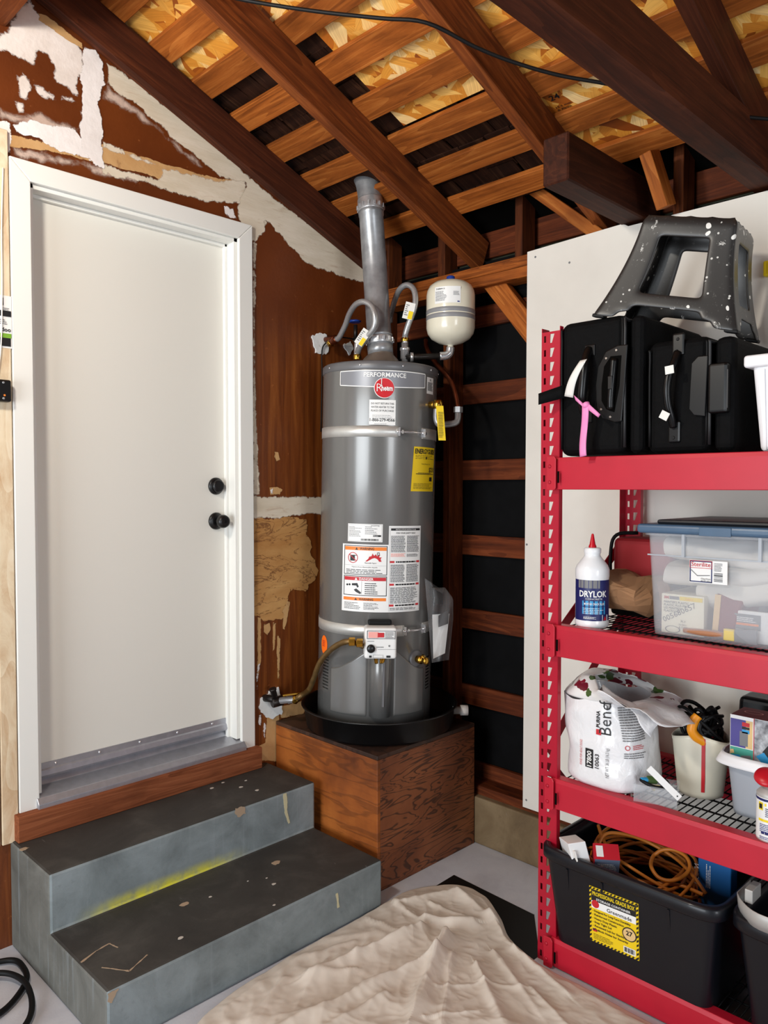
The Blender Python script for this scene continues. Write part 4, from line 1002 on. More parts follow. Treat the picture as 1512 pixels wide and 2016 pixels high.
tk = MB().lathe([(.012, -.014), (.012, .0), (.022, .002), (.050, .010), (.078, .026), (.093, .046), (.0985, .068), (.0985, .198), (.095, .218), (.086, .236), (.068, .250), (.040, .259), (.016, .261), (0, .261)], 48, tc, cap=False).build('tank_shell', 'tank_cream', et)
for z0_, z1_ in ((.097, .115), (.119, .137)): MB().lathe([(.0985, z0_), (.0995, z0_+.001), (.0995, z1_-.001), (.0985, z1_)], 48, tc, cap=False).build('tank_band', 'tank_band', tk)
MB().lathe([(.017, .259), (.017, .276), (.013, .279), (0, .279)], 20, tc, cap=False).build('valve_cap', 'blue_plastic', et)
q = Print(cylmap((tc.x, tc.y, 0), .0985, F, tc.z)); a0, a1, b0, b1 = -.075, .032, .150, .215
lb = MB().grid(lambda a, b_: q.f0(a0+(a1-a0)*a, b0+(b1-b0)*b_, .0008), 14, 1).build('tank_label', 'label_white', tk)
q.text('THERM-X', a0+.006, b1-.012, .009, 'print_black', .0012); q.lines(a0+.004, b0+.010, a0+.060, b1-.016, 8, 'print_grey', .0011, rag=.5); q.lines(a1-.030, b0+.03, a1-.005, b1-.018, 4, 'print_grey', .0011); q.rect(a1-.014, b0+.003, a1-.005, b0+.007, 'print_blue', .0011); q.done(lb)

# gas line
gp0 = wy(528, 1374, -.035)
gl = thing('gas_line', 'yellowed flexible gas connector from wall pipe to heater valve', 'pipe', gp0)
def gw(px, py, d): return at(px, py, d)-gp0
gdp = (gp0-CAM).dot(_fw)
MB().tube([gw(520, 1374, gdp+.03), gw(534, 1376, gdp), gw(548, 1380, gdp)], .015, 12, 4).build('iron_nipple', 'black_iron', gl)
tee = MB().lathe([(.019, -.024), (.021, -.02), (.021, .02), (.019, .024)], 16, gw(546, 1381, gdp), (.8, -.2, .1)).build('iron_tee', 'black_iron', gl)
MB().lathe([(.012, 0), (.012, .03), (.015, .03), (.015, .038)], 12, gw(541, 1372, gdp-.02), (-.3, 0, 1)).build('valve_stem', 'black_iron', gl)
MB().lathe([(.017, 0), (.017, .02)], 6, gw(566, 1378, gdp-.02), (.9, -.3, .1), smooth=False).build('hex_nut', 'pipe_grey', gl)
MB().tube([gw(548, 1380, gdp), gw(566, 1378, gdp-.02), gw(580, 1378, gdp-.03)], .014, 12, 4).build('shutoff_body', 'pipe_grey', gl)
MB().obox(gw(575, 1366, gdp-.03), (.03, -.02, .003), (.0, .0, .003), (.006, .006, 0)).build('valve_lever', 'brass', gl)
gvp = wh.matrix_world@(gc-gr*.062+Vector((0, 0, -.018)))
gvd = (gvp-CAM).dot(_fw)
MB().tube([gw(582, 1377, gdp-.03), gw(592, 1370, gdp-.05), gw(608, 1358, 3.16), gw(618, 1335, 3.1), gw(628, 1308, 3.04), gw(645, 1285, 2.97), gw(668, 1268, 2.9), gw(690, 1263, 2.87), gvp-gp0], .0105, 14, 22, rfun=lambda t: 1+.10*math.sin(t*520)).build('flex_tube', 'gas_flex', gl)
for t0 in ((582, 1377, gdp-.03), (693, 1263.5, 2.865), (708, 1266, 2.862)): MB().lathe([(.015, -.012), (.0165, -.010), (.0165, .010), (.015, .012)], 8, gw(*t0), (gw(612, 1350, 3.1)-gw(582, 1377, gdp-.03)) if t0[0] < 600 else (.707, -.707, 0), smooth=False).build('flare_nut', 'brass', gl)
# water stub with blue handle
wv = thing('water_valve', 'copper water stub and blue handled valve behind the hose', 'valve', wy(645, 668, -.02))
W0 = wv.location.copy()
MB().tube([Vector((0, .02, 0)), Vector((0, -.05, 0)), at(652, 668, 3.325)-W0], .012, 12, 3).build('pipe_stub', 'copper', wv)
MB().tube([wy(700, 668, .0)-W0, wy(700, 668, -.06)-W0], .014, 12, 1).build('valve_body', 'black_iron', wv)
MB().tube([wy(700, 668, -.06)-W0, wy(700, 640, -.06)-W0], .009, 10, 1).build('valve_stem', 'black_iron', wv)
hd = MB(); hc = wy(699, 635, -.06)-W0
hd.lathe([(.026, 0), (.030, .004), (.026, .009), (.010, .010)], 6, hc, (0, 0, 1))
hd.build('handle', 'blue_plastic', wv)
MB().tube([wy(697, 668, -.055)-W0, wy(680, 665, -.05)-W0, wy(655, 664, -.045)-W0, wy(643, 674, -.02)-W0, wy(634, 690, -.012)-W0, wy(634, 740, -.01)-W0, wy(632, 850, -.01)-W0], .003, 6, 4).build('ground_wire', 'rubber_black', wv)
# manual bag
mbp = at(866, 1135, 3.06)
pbg = thing('manual_bag', 'clear plastic bag with folded papers hanging beside the heater', 'bag', mbp)
def mm(px, py, d): return at(px, py, d)-mbp
gx = [(835, 1148), (842, 1140), (858, 1160), (892, 1172), (889, 1230), (880, 1290), (852, 1305), (848, 1260), (836, 1190)]
def bagf(i, j):
    t = j; l = 836+(14*t); r_ = (862+30*min(1, t*4)) if t < .25 else 892-14*max(0, t-.5)*1.2
    px = l+(r_-l)*i; py = 1138+167*t+(18*i if t < .1 else 0)-6*i*t
    return mm(px, py, 3.04+.05*i-.035*math.sin(i*3.14)+.012*math.sin(9*i+7*t))
MB().grid(bagf, 18, 26).build('plastic_sleeve', 'poly_bag', pbg, solid=.0008)
pp = MB().hexa([mm(853, 1297, 3.06), mm(876, 1286, 3.085), mm(885, 1208, 3.085), mm(851, 1210, 3.06)], [mm(853, 1297, 3.075), mm(876, 1286, 3.10), mm(885, 1208, 3.10), mm(851, 1210, 3.075)]).build('folded_manual', 'label_white', pbg)
MB().hexa([mm(863, 1235, 3.055), mm(882, 1228, 3.075), mm(884, 1200, 3.075), mm(863, 1212, 3.055)], [mm(863, 1235, 3.06), mm(882, 1228, 3.08), mm(884, 1200, 3.08), mm(863, 1212, 3.06)]).build('dark_booklet', 'print_black', pbg)
# device, sticker and wire on the stud left of the door
dvb = thing('wall_switch', 'small black box screwed to the stud left of the door', 'switch', wy(0, 772, -.016))
D0 = dvb.location.copy(); p1 = wy(16, 750, -.016); p2 = wy(16, 793, -.016)
MB().box((-.06, -.03, p2.z-D0.z), (p1.x-D0.x, 0, p1.z-D0.z)).build('box_body', 'satin_black', dvb, bevel=.006)
for z in (p1.z-.01, p2.z+.01): MB().lathe([(.004, 0), (.003, .002)], 10, (wy(7, 772, -.046).x-D0.x, -.030, z-D0.z), (0, -1, 0)).build('screw', 'chrome', dvb)
MB().lathe([(.003, 0), (.003, .002)], 10, (.003, -.030, -.012), (0, -1, 0)).build('indicator', 'print_orange', dvb)
p1 = wy(22, 584, -.0166); p2 = wy(-40, 679, -.0166)
sl = MB().box((p2.x, p1.y, p2.z), (p1.x, p1.y-.0006, p1.z)).build('paper_label', 'label_white'); tag(sl, 'black white and green product label on the stud', 'label')
q = Print(planemap((p1.x, p1.y-.0007, p1.z), (1, 0, 0), (0, 0, 1), (0, -1, 0))); q.rect(-.08, -.065, -.002, -.047, 'print_black'); q.rect(-.08, -.132, -.002, -.118, 'green_paint'); q.rect(-.08, -.158, -.004, -.132, 'print_black')
q.text('doo', -.032, -.112, .018, 'print_black', bold=.02); q.text('l', -.03, -.03, .03, 'print_black', bold=.05); q.lines(-.03, -.045, -.008, -.036, 2, 'print_grey'); q.lines(-.06, -.09, -.008, -.072, 3, 'print_grey'); q.done(sl)
rm = MB().tube([wy(6, 330, -.02), wy(3, 450, -.022), wy(4, 560, -.022), wy(2, 680, -.022), wy(-8, 760, -.022)], .0022, 8, 5).build('thin_wire', 'romex_white'); tag(rm, 'thin white wire running down the stud left of the door', 'wire')
# ================================================================== STORAGE RACK
FX, BX, YA, YB = -.512, -.06, -1.242, -2.75
rk = thing('storage_rack', 'red steel storage rack with open wire shelves along the wall', 'rack', (FX, YA, 0))
def post(x, y, sgn, nm='post'):
    """upright; sgn=-1 front face looks to -x, +1 rear"""
    o = Vector((FX, YA, 0)); g = MB(); PW = .064; pitch = .0425; n = 46; top = 1.968
    def P(yy, z): return Vector((x, y-yy, z))-o
    def cell(y0, y1, z0, z1, hole):
        a = [P(y0, z0), P(y1, z0), P(y1, z1), P(y0, z1)]
        if not hole: g.add(a, [(0, 1, 2, 3)]); return
        b_ = [P(*h) for h in hole]
        g.add(a+b_, [(0, 1, 5, 4), (1, 2, 6, 5), (2, 3, 7, 6), (3, 0, 4, 7)])
    for i in range(n):
        z0 = i*pitch; z1 = min(top, z0+pitch); zc = (z0+z1)/2
        cell(0, .022, z0, z1, [(.008, zc-.010), (.0155, zc-.010), (.0155, zc+.010), (.008, zc+.010)])
        cell(.022, .054, z0, z1, [(.029, zc-.013), (.036, zc-.013), (.045, zc+.014), (.030, zc+.014)])
        cell(.054, PW, z0, z1, None)
    g.add([P(0, 0), P(0, top), P(0, top)+Vector((-sgn*.04, 0, 0)), P(0, 0)+Vector((-sgn*.04, 0, 0))], [(0, 1, 2, 3)])
    g.add([P(PW, 0), P(PW, top), P(PW, top)+Vector((-sgn*.018, 0, 0)), P(PW, 0)+Vector((-sgn*.018, 0, 0))], [(0, 1, 2, 3)])
    return g.build(nm, 'rack_red', rk, solid=.002, recalc=True)
post(FX, YA, -1); post(BX, YA-.045, 1)
o0 = Vector((FX, YA, 0))
SH = ((1.475, 1.572), (.967, 1.063), (.497, .59), (.004, .092))
for z0, z1 in SH:
    for x, s_ in ((FX, -1), (BX, 1)):
        t = s_*.010; k = -s_*.03
        prof = [(x-FX+t, z0), (x-FX+t, z1-.012), (x-FX+t-s_*.004, z1), (x-FX+k, z1), (x-FX+k, z1-.016), (x-FX+k*.8, z1-.016), (x-FX+k*.6, z0)]
        bm_ = MB().prism([(a, -.052, z) for a, z in prof], (0, YB-YA+.1, 0)).build('shelf_beam', 'rack_beam', rk, bevel=.002)
        if s_ < 0:
            cn = MB().prism([(t-.0125, -.034, z0-.002), (t-.0125, -.034, z1+.004), (t-.0125, -.060, z1+.004), (t-.0125, -.066, z1-.005), (t-.0125, -.066, z0+.004), (t-.0125, -.060, z0-.002)], (.004, 0, 0)).build('end_connector', 'rack_beam', bm_, bevel=.0015)
            MB().box((t-.013, -.072, z0+.02), (t-.0115+.0005, -.078, z0+.055)).build('slot', 'cavity_black', bm_)
            for dz in (.022, .07): MB().lathe([(.006, 0), (.005, .002), (.003, .003)], 12, (t-.0125, -.045, z0+dz), (-1, 0, 0)).build('rivet', 'rack_red', cn)
    dk = MB(); zt = z1-.008
    y = YA-.075
    while y > YB+.02: dk.tube([(FX+.03, y, zt), (BX-.02, y, zt)], .0019, 5, 1); y -= .0195
    for i in range(5): dk.tube([(FX+.032+i*.096, YA-.05, zt-.004), (FX+.032+i*.048, YB, zt-.004)], .0028, 6, 1)
    dk.shift(-o0).build('wire_deck', 'wire_black', rk)['kind'] = 'stuff'
def brace(z0, z1):
    a = Vector((.03, -.012, z0)); b_ = Vector((BX-FX-.02, -.05, z1)); d = (b_-a).normalized()
    MB().obox((a+b_)/2, (b_-a)/2, d.cross(Vector((0, 1, 0)))*.018, (0, .0015, 0)).build('side_brace', 'rack_red', rk)
brace(.65, 1.05); brace(.62, .20); brace(.98, 1.30)

# ------------------------------------------------------------------ top shelf
ZT = 1.572
def suitcase(label, x0, y0, y1, depth, h, ym):
    t = thing('suitcase', label, 'suitcase', (x0, (y0+y1)/2, ZT), group=None); hw = (y0-y1)/2
    MB().box((0, ym+.004, .004), (depth, hw, h)).build('main_compartment', 'nylon_black', t, bevel=.028, bseg=4)
    MB().box((.012, -hw, .006), (depth-.012, ym-.004, h-.008)).build('expansion_panel', 'nylon_black', t, bevel=.02, bseg=3)
    def loop(x, yy, z0, z1, r, nm, mt):
        z1 -= .016
        pts = [(x+.004, yy+.0, z0+.02), (x+.001, yy, z1-.03), (x+.018, yy, z1-.004), (depth*.5, yy, z1+.001), (depth-.03, yy, z1-.006), (depth-.004, yy, z1-.03)]
        MB().tube(pts, r, 8, 4).build(nm, mt, t)
    loop(-.002, ym, .004, h, .0045, 'piping', 'piping_grey'); loop(-.002, ym+.008, .004, h, .003, 'zipper', 'rubber_black'); loop(-.003, hw-.012, .004, h-.008, .004, 'piping', 'rubber_black')
    return t, hw
s1, hw = suitcase('black suitcase with a pink ribbon on its handle, beside the rack post', -.502, -1.296, -1.56, .44, .405, -.085)
L0 = s1.location.copy()
def sl_(px, py, x=-.503): return wx(px, py, x)-L0
def gap_handle(t, pts, r, mt='plastic_black', nm='carry_handle'): return MB().tube(pts, r, 12, 6).build(nm, mt, t)
P_ = [sl_(1160, 688), sl_(1155, 700, -.52), sl_(1151, 725, -.54), sl_(1146, 780, -.54), sl_(1147, 800, -.52), sl_(1150, 812)]
hd = gap_handle(s1, P_, .0125)
for a, b_ in (((1152, 680), (1172, 700)), ((1148, 800), (1166, 832))):
    p, q_ = sl_(*a), sl_(*b_); MB().box((-.004, p.y, p.z), (.004, q_.y, q_.z)).build('handle_mount', 'plastic_black', s1, bevel=.003)
for p in ((1165, 692),): MB().lathe([(.004, 0), (.003, .002)], 10, sl_(*p)+Vector((-.004, 0, 0)), (-1, 0, 0)).build('rivet', 'rivet', s1)
# recessed pull handle plate
pl = MB(); c0_ = sl_(1205, 755)
out = [(1238, 678), (1218, 680), (1195, 692), (1180, 720), (1175, 760), (1176, 800), (1188, 824), (1212, 832), (1226, 830), (1232, 760)]
pl.prism([sl_(*p)+Vector((-.001, 0, 0)) for p in out], (-.006, 0, 0)); plo = pl.build('handle_plate', 'plastic_black', s1, bevel=.003)
MB().prism([sl_(*p)+Vector((-.0075, 0, 0)) for p in ((1226, 700), (1205, 702), (1192, 722), (1187, 760), (1187, 790), (1196, 806), (1212, 812), (1222, 760))], (-.0005, 0, 0)).build('handle_recess', 'cavity_black', plo)
MB().tube([sl_(1214, 708)+Vector((-.014, 0, 0)), sl_(1212, 735)+Vector((-.016, 0, 0)), sl_(1208, 780)+Vector((-.016, 0, 0)), sl_(1206, 806)+Vector((-.012, 0, 0))], .010, 12, 5).build('pull_handle', 'plastic_black', plo)
MB().obox(sl_(1210, 755)+Vector((-.026, 0, 0)), (.002, 0, 0), (0, .007, 0), (0, 0, .019)).build('release_button', 'satin_black', plo, bevel=.002)
for p in ((1216, 690), (1196, 706), (1186, 806), (1204, 821)): MB().lathe([(.0045, 0), (.003, .002)], 10, sl_(*p)+Vector((-.007, 0, 0)), (-1, 0, 0)).build('rivet', 'rivet', plo)
# tags and ribbon
tl = MB().grid(lambda i, j: sl_(1142-30*j-6*math.sin(j*3)+(15+4*j)*i*.9, 710+70*j-3*i+6*j*i, -.545-.01*math.sin(j*4)), 3, 12).build('luggage_tag', 'tag_white', s1, solid=.0008)
MB().grid(lambda i, j: sl_(1112-52*j, 757+18*j-(0 if i < .5 else -26+4*j), -.535-.04*j), 1, 6).build('velcro_strap', 'nylon_black', s1, solid=.003)
rb = MB()
rb.grid(lambda i, j: sl_(1146-4*math.sin(j*2.5)+13*i+2*math.sin(j*5), 795+105*j-3*i, -.556-.004*math.sin(j*9)), 3, 18)
rb.grid(lambda i, j: sl_(1150-20*j+3*i, 796-18*j+10*i, -.557-.006*math.sin(j*3)), 2, 6); rb.grid(lambda i, j: sl_(1156+26*j-4*i, 792+24*j+10*i*(1-.4*j), -.556-.006*math.sin(j*3)), 2, 6)
rb.build('ribbon', 'ribbon_pink', s1, solid=.001)
MB().lathe([(.001, -.010), (.010, -.006), (.011, .004), (.001, .010)], 12, sl_(1154, 797, -.556), (.2, .5, 1)).build('ribbon_knot', 'ribbon_pink', s1)
s2, hw = suitcase('black suitcase with white paper tags, next to the white bin', -.472, -1.562, -1.80, .42, .318, -.06)
L0 = s2.location.copy()
def sm_(px, py, x=-.474): return wx(px, py, x)-L0
for a in ((1336, 678), (1328, 850)): MB().obox(sm_(*a), (.005, 0, 0), (0, .017, 0), (0, 0, .030)).build('handle_mount', 'plastic_black', s2, bevel=.006, bseg=3)
for p in ((1336, 668), (1334, 692), (1328, 842), (1327, 862)): MB().lathe([(.005, 0), (.004, .002)], 10, sm_(*p)+Vector((-.005, 0, 0)), (-1, 0, 0)).build('rivet', 'rubber_black', s2)
gap_handle(s2, [sm_(1334, 694, -.48), sm_(1328, 712, -.495), sm_(1318, 735, -.508), sm_(1313, 765, -.512), sm_(1315, 795, -.505), sm_(1322, 822, -.492), sm_(1326, 840, -.48)], .0105)
MB().prism([sm_(*p)+Vector((-.001, 0, 0)) for p in ((1396, 700), (1376, 702), (1363, 716), (1360, 770), (1358, 806), (1368, 818), (1390, 820))], (-.006, 0, 0)).build('handle_plate', 'plastic_black', s2, bevel=.002)
MB().obox(sm_(1418, 765, -.46), (.022, 0, 0), (0, .026, 0), (0, 0, .066)).build('pull_handle', 'plastic_black', s2, bevel=.008, bseg=3)
MB().obox(sm_(1432, 765, -.485), (.0006, 0, 0), (0, .0015, 0), (0, 0, .05)).build('handle_seam', 'piping_grey', s2)
for (px, py, ang) in ((1318, 728, -.1), (1308, 818, .5)):
    c_ = sm_(px, py, -.522); MB().obox(c_, (.001, 0, 0), Vector((0, math.cos(ang), math.sin(ang)))*.012, Vector((0, -math.sin(ang), math.cos(ang)))*.011).build('paper_tag', 'tag_white', s2)

wbn = thing('storage_bin', 'white ribbed storage bin at the right end of the top shelf', 'bin', (-.462, -1.845, ZT+.002))
MB().hexa([(.02, -.015, 0), (.36, -.015, 0), (.36, -.36, 0), (.02, -.36, 0)], [(0, .002, .235), (.40, .002, .235), (.40, -.38, .235), (0, -.38, .235)]).build('bin_body', 'bin_white', wbn, bevel=.012, bseg=3)
for i in range(22):
    y_ = -.025-.0155*i
    MB().hexa([(.020-.0035, y_, .004), (.022, y_, .004), (.022, y_-.007, .004), (.020-.0035, y_-.007, .004)], [(-.0035, y_+.001, .21), (.004, y_+.001, .21), (.004, y_-.006, .21), (-.0035, y_-.006, .21)]).build('rib', 'bin_white', wbn)
MB().box((-.014, .018, .215), (.412, -.39, .247)).build('rim', 'bin_white', wbn, bevel=.008, bseg=3)

# step stool
sto = thing('step_stool', 'dark grey plastic step stool splattered with white paint, on the suitcases', 'stool', (-.319, -1.579, 1.948))
sto.rotation_euler = (Matrix.Rotation(.177, 3, 'Z')@Matrix.Rotation(.232, 3, 'X')@Matrix.Rotation(-.064, 3, 'Y')).to_euler()
SHt = .294
def hx(v): t = v/SHt; return .118+.040*(1-t)**1.7
def hy(v): t = v/SHt; return .128+.076*(1-t)**1.7
g = MB(); NU, NV = 12, 14
us = [-1, -.86, -.66, -.5, -.36, -.18, 0, .18, .36, .5, .66, .86, 1]
vs_ = [0, .02, .040, .056, .078, .10, .125, .15, .175, .20, .222, .236, .256, .278, SHt]
def face(k):
    for i in range(12):
        for j in range(14):
            u0, u1, v0, v1 = us[i], us[i+1], vs_[j], vs_[j+1]; um = (u0+u1)/2; vm = (v0+v1)/2
            if abs(um) < .5 and .078 < vm < .236: continue
            if abs(um) < .5 and vm < .040: continue
            if abs(um) < .66 and vm < .02: continue
            def P(u, v):
                r_ = 1-.0
                rx, ry = hx(v), hy(v); e = (.012 if v >= SHt-1e-6 else 0)
                if k == 0: return Vector((-rx+e, -u*(ry-e), v))
                if k == 1: return Vector((rx-e, u*(ry-e), v))
                if k == 2: return Vector((u*-(rx-e), -ry+e, v))*1
                return Vector((u*(rx-e), ry-e, v))
            g.add([P(u0, v0), P(u1, v0), P(u1, v1), P(u0, v1)], [(0, 1, 2, 3)], True)
for k in range(4): face(k)
tx, ty = hx(SHt)-.012, hy(SHt)-.012
g.grid(lambda a, b_: Vector((-tx+2*tx*a, -ty+2*ty*b_, SHt)), 4, 4)
bm = bmesh.new(); me = bpy.data.meshes.new('stool_frame'); me.from_pydata([tuple(v) for v in g.v], [], g.f); bm.from_mesh(me)
bmesh.ops.remove_doubles(bm, verts=bm.verts, dist=.002); bmesh.ops.recalc_face_normals(bm, faces=bm.faces)
for f in bm.faces: f.smooth = True
bm.to_mesh(me); bm.free(); me.materials.append(MATS['stool_grey'])
o = bpy.data.objects.new('stool_frame', me); C.objects.link(o); o.parent = sto
md = o.modifiers.new('solid', 'SOLIDIFY'); md.thickness = .008; md.offset = -1
md = o.modifiers.new('sub', 'SUBSURF'); md.levels = 2; md.render_levels = 2
for sx in (-1, 1):
    for sy in (-1, 1): MB().obox((sx*.140, sy*.185, .000), (.016, 0, 0), (0, .018, 0), (0, 0, .005)).build('foot_pad', 'rubber_black', sto, bevel=.003)
yl = thing('spirit_level', 'yellow tool end on the white panel at the right edge', 'tool', wx(1507, 545, -.03))
yl0 = yl.location.copy()
MB().box((-.012, .004, 0), (.014, -.14, .046)).build('body', 'tool_yellow', yl, bevel=.004)
MB().box((-.014, -.01, .006), (-.0125, -.12, .04)).build('side_web', 'label_yellow', yl)

# ------------------------------------------------------------------ middle shelf
ZM = 1.058
bt = thing('sealant_bottle', 'white squeeze bottle with blue label and red nozzle', 'bottle', (-.437, -1.378, ZM))
MB().lathe([(0, 0), (.044, 0), (.0495, .006), (.0505, .012), (.0505, .018), (.0495, .022), (.0495, .150), (.0505, .155), (.0505, .176), (.046, .188), (.030, .208), (.024, .216), (.0235, .222), (.0255, .226), (.0255, .238), (.022, .241), (0, .241)], 40, cap=False).build('bottle_body', 'bottle_white', bt)
MB().lathe([(.012, .241), (.011, .247), (.009, .250), (.0035, .281), (.002, .283), (0, .283)], 18, cap=False).build('nozzle', 'cap_red', bt)
q = Print(cylmap((0, 0, 0), .0495, F-.25, .024), .0006)
lb = MB().grid(lambda a, b_: q.f0(-.067+.134*a, .122*b_, .0006), 26, 1).build('label', 'print_navy', bt)
q.rect(-.045, .098, .022, .122, 'print_grey', .0004); q.text('DRYLOK', .046, .072, .026, 'print_white', .0008, w=.086, align='R', bold=.025)
q.rect(-.030, .044, .040, .060, 'print_cyan', .0004); q.rect(-.030, .020, .040, .042, 'print_cyan', .0004); q.text('MORTAR CRACK FILLER', .038, .048, .009, 'print_white', .0008, w=.062, align='R', bold=.01)
for i in range(4): q.lines(-.026, .022+i*.005, .036, .0245+i*.005, 1, 'print_white', .0008, fill=.5)
q.text('CONCRETE', .03, .064, .006, 'print_white', .0008, w=.05, align='R'); q.lines(-.026, .006, .012, .014, 3, 'print_white', .0008, fill=.4)
q.rect(.030, -.001, .052, .018, 'print_white', .0005); q.poly([(.034, .002), (.047, .002), (.0405, .015)], 'print_red', .0009); q.done(lb)

pb_ = thing('paper_bag', 'crumpled brown paper bag behind the squeeze bottle', 'bag', (-.33, -1.46, ZM+.03))
def crumple(v, a, f, s): return v+Vector((noise.noise(v*f+Vector((s, 0, 0))), noise.noise(v*f+Vector((0, s+9, 0))), noise.noise(v*f+Vector((0, 0, s+20)))))*a
g = MB(); g.grid(lambda i, j: crumple(Vector((math.cos(i*6.283)*.10*max(0, math.sin(j*3.1416))**.7, math.sin(i*6.283)*.095*max(0, math.sin(j*3.1416))**.7, .055-.06*math.cos(j*3.1416)+.02)), .045, 11, 3), 14, 9, smooth=False, closeu=True)
g.build('paper_shell', 'paper_brown', pb_, recalc=True)
rbg = thing('tool_bag', 'red and black soft bag hanging behind the clear tote', 'bag', (-.17, -1.37, ZM+.005))
MB().box((-.05, .045, .11), (.07, -.16, .255)).build('red_panel', 'bag_red', rbg, bevel=.02, bseg=3)
MB().box((-.055, .05, 0), (.075, -.17, .115)).build('black_base', 'nylon_black', rbg, bevel=.015, bseg=3)
MB().tube([(-.052, .046, .03), (-.054, .048, .20), (-.04, .035, .262), (0, -.02, .27)], .006, 8, 5).build('piping', 'rubber_black', rbg)

ct = thing('clear_tote', 'clear plastic tote with blue lid on the middle shelf', 'tote', (-.445, -1.555, ZM+.004))
CH = .318
def shell(x0, x1, y0, y1, z0, z1, flare, th, mat, par, nm, nseg=5, rim=None):
    """open box with rounded corners and flare"""
    def ring(z, e, rad):
        pts = []
        for cx, cy, a0 in ((x1-rad, y0-rad, 0), (x0+rad, y0-rad, 90), (x0+rad, y1+rad, 180), (x1-rad, y1+rad, 270)):
            for k_ in range(nseg+1):
                a = math.radians(a0+90*k_/nseg); px_ = cx+rad*math.cos(a); py_ = cy+rad*math.sin(a)
                mx, my = (x0+x1)/2, (y0+y1)/2
                pts.append(Vector((px_+(e if px_ > mx else -e), py_+(e if py_ > my else -e), z)))
        return pts
    g = MB(); lv = [(z0, 0), (z0+(z1-z0)*.08, flare*.12)]+[(z0+(z1-z0)*t, flare*t) for t in (.3, .6, .8, .9, 1.)]
    if rim: lv += [(z1+.001, flare+rim), (z1-.014, flare+rim+.002)]
    rings = [ring(z, e, .03) for z, e in lv]; n = len(rings[0])
    for r_ in rings: g.v += r_
    for j in range(len(rings)-1):
        for i in range(n): g.f.append([j*n+i, j*n+(i+1) % n, (j+1)*n+(i+1) % n, (j+1)*n+i]); g.sm.append(True)
    g.f.append(list(range(n))[::-1]); g.sm.append(False)
    return g.build(nm, mat, par, solid=th)
shell(.012, .385, -.012, -.60, .0, CH-.02, .014, .0022, 'clear_tote', ct, 'tote_body', rim=.006)
MB().box((-.0015, -.004, CH-.092), (.003, -.60, CH-.088)).build('shoulder_ledge', 'frost_tote', ct)
for y_ in (-.108, -.31): MB().box((-.012, y_, CH-.09), (-.002, y_-.008, CH-.028)).build('reinforcing_rib', 'frost_tote', ct)
ld = MB().box((-.020, .022, CH-.028), (.415, -.635, CH-.002)).build('lid', 'lid_blue', ct, bevel=.009, bseg=3)
MB().box((.02, -.02, CH-.003), (.38, -.59, CH+.010)).build('lid_crown', 'lid_dark', ld, bevel=.006)
MB().box((-.0225, -.16, CH-.029), (-.0195, -.245, CH-.006)).build('latch', 'lid_blue', ld, bevel=.001)
q = Print(planemap((-.0085, -.13, .165), (0, -1, 0), (0, 0, 1), (-1, 0, 0)), .0004)
lb = MB().box((-.0085, -.13, .160), (-.0078, -.232, .222)).build('brand_label', 'label_white', ct)
q.frame(.001, -.003, .062, .055, .0028, 'print_navy', .0006); q.frame(.001, .035, .062, .056, .0013, 'print_red', .0008); q.text('Sterilite', .0315, .040, .017, 'print_red', .001, w=.052, align='C', bold=.004)
q.poly([(.005, .028), (.022, .013), (.056, .016), (.056, .018), (.022, .0155), (.005, .031)], 'print_grey', .0008); q.text('ClearView', .058, .005, .006, 'print_black', .0008, w=.026, align='R'); q.text('66 QT / 62 L', .058, -.001, .006, 'print_black', .0008, w=.026, align='R', bold=.01)
q.lines(.067, .03, .090, .053, 6, 'print_grey', .0008); q.bars(.067, .002, .090, .027, 'print_black', .0008, n=7, vertical=False); q.done(lb)
# things inside the clear tote
cl = thing('folded_drop_cloth', 'folded white cloth inside the clear tote', 'cloth', (-.42, -1.58, ZM+.125))
def fold(x0, x1, y0, y1, z0, z1, s, nm):
    def f(i, j):
        a = i*6.28318; r_ = Vector((math.cos(a), 0, math.sin(a))); e = 2/3.2
        px_ = (x0+x1)/2+(x1-x0)/2*math.copysign(abs(math.cos(a))**e, math.cos(a)); pz = math.copysign(abs(math.sin(a))**e, math.sin(a))*(z1-z0)/2+(z0+z1)/2
        y_ = y0+(y1-y0)*j
        sag = -.05*math.sin(j*2.6+s)*.6
        return crumple(Vector((px_, y_, pz+sag)), .010, 14, s)
    return MB().grid(f, 36, 30, True, True).build(nm, 'cloth_white', cl)
fold(.012, .33, -.005, -.50, .10, .165, .2, 'top_fold'); fold(.010, .33, -.012, -.48, .045, .11, 1.1, 'middle_fold'); fold(.02, .33, -.10, -.5, -.035, .055, 2.4, 'lower_fold')
pk = thing('painters_plastic_box', 'cream box of painters plastic inside the clear tote', 'box', (-.424, -1.592, ZM+.010))
MB().box((0, 0, 0), (.20, -.122, .112)).build('carton', 'label_cream', pk, bevel=.002)
q = Print(planemap((-.0004, 0, 0), (0, -1, 0), (0, 0, 1), (-1, 0, 0)), .0003)
q.text('3M', .008, .098, .010, 'print_red', w=.014, bold=.04); q.rect(.024, .097, .052, .106, 'print_grey'); q.rect(.054, .096, .118, .107, 'tool_yellow'); q.text('3 PIECE', .07, .098, .007, 'print_orange')
for i, s_ in enumerate(("PAINTER'S PLASTIC +", 'PLASTIC PLUS PINT', 'LES PEINTRES', 'PLASTICO +')): q.text(s_, .008, .086-i*.0085, .0085, 'print_grey', bold=.015)
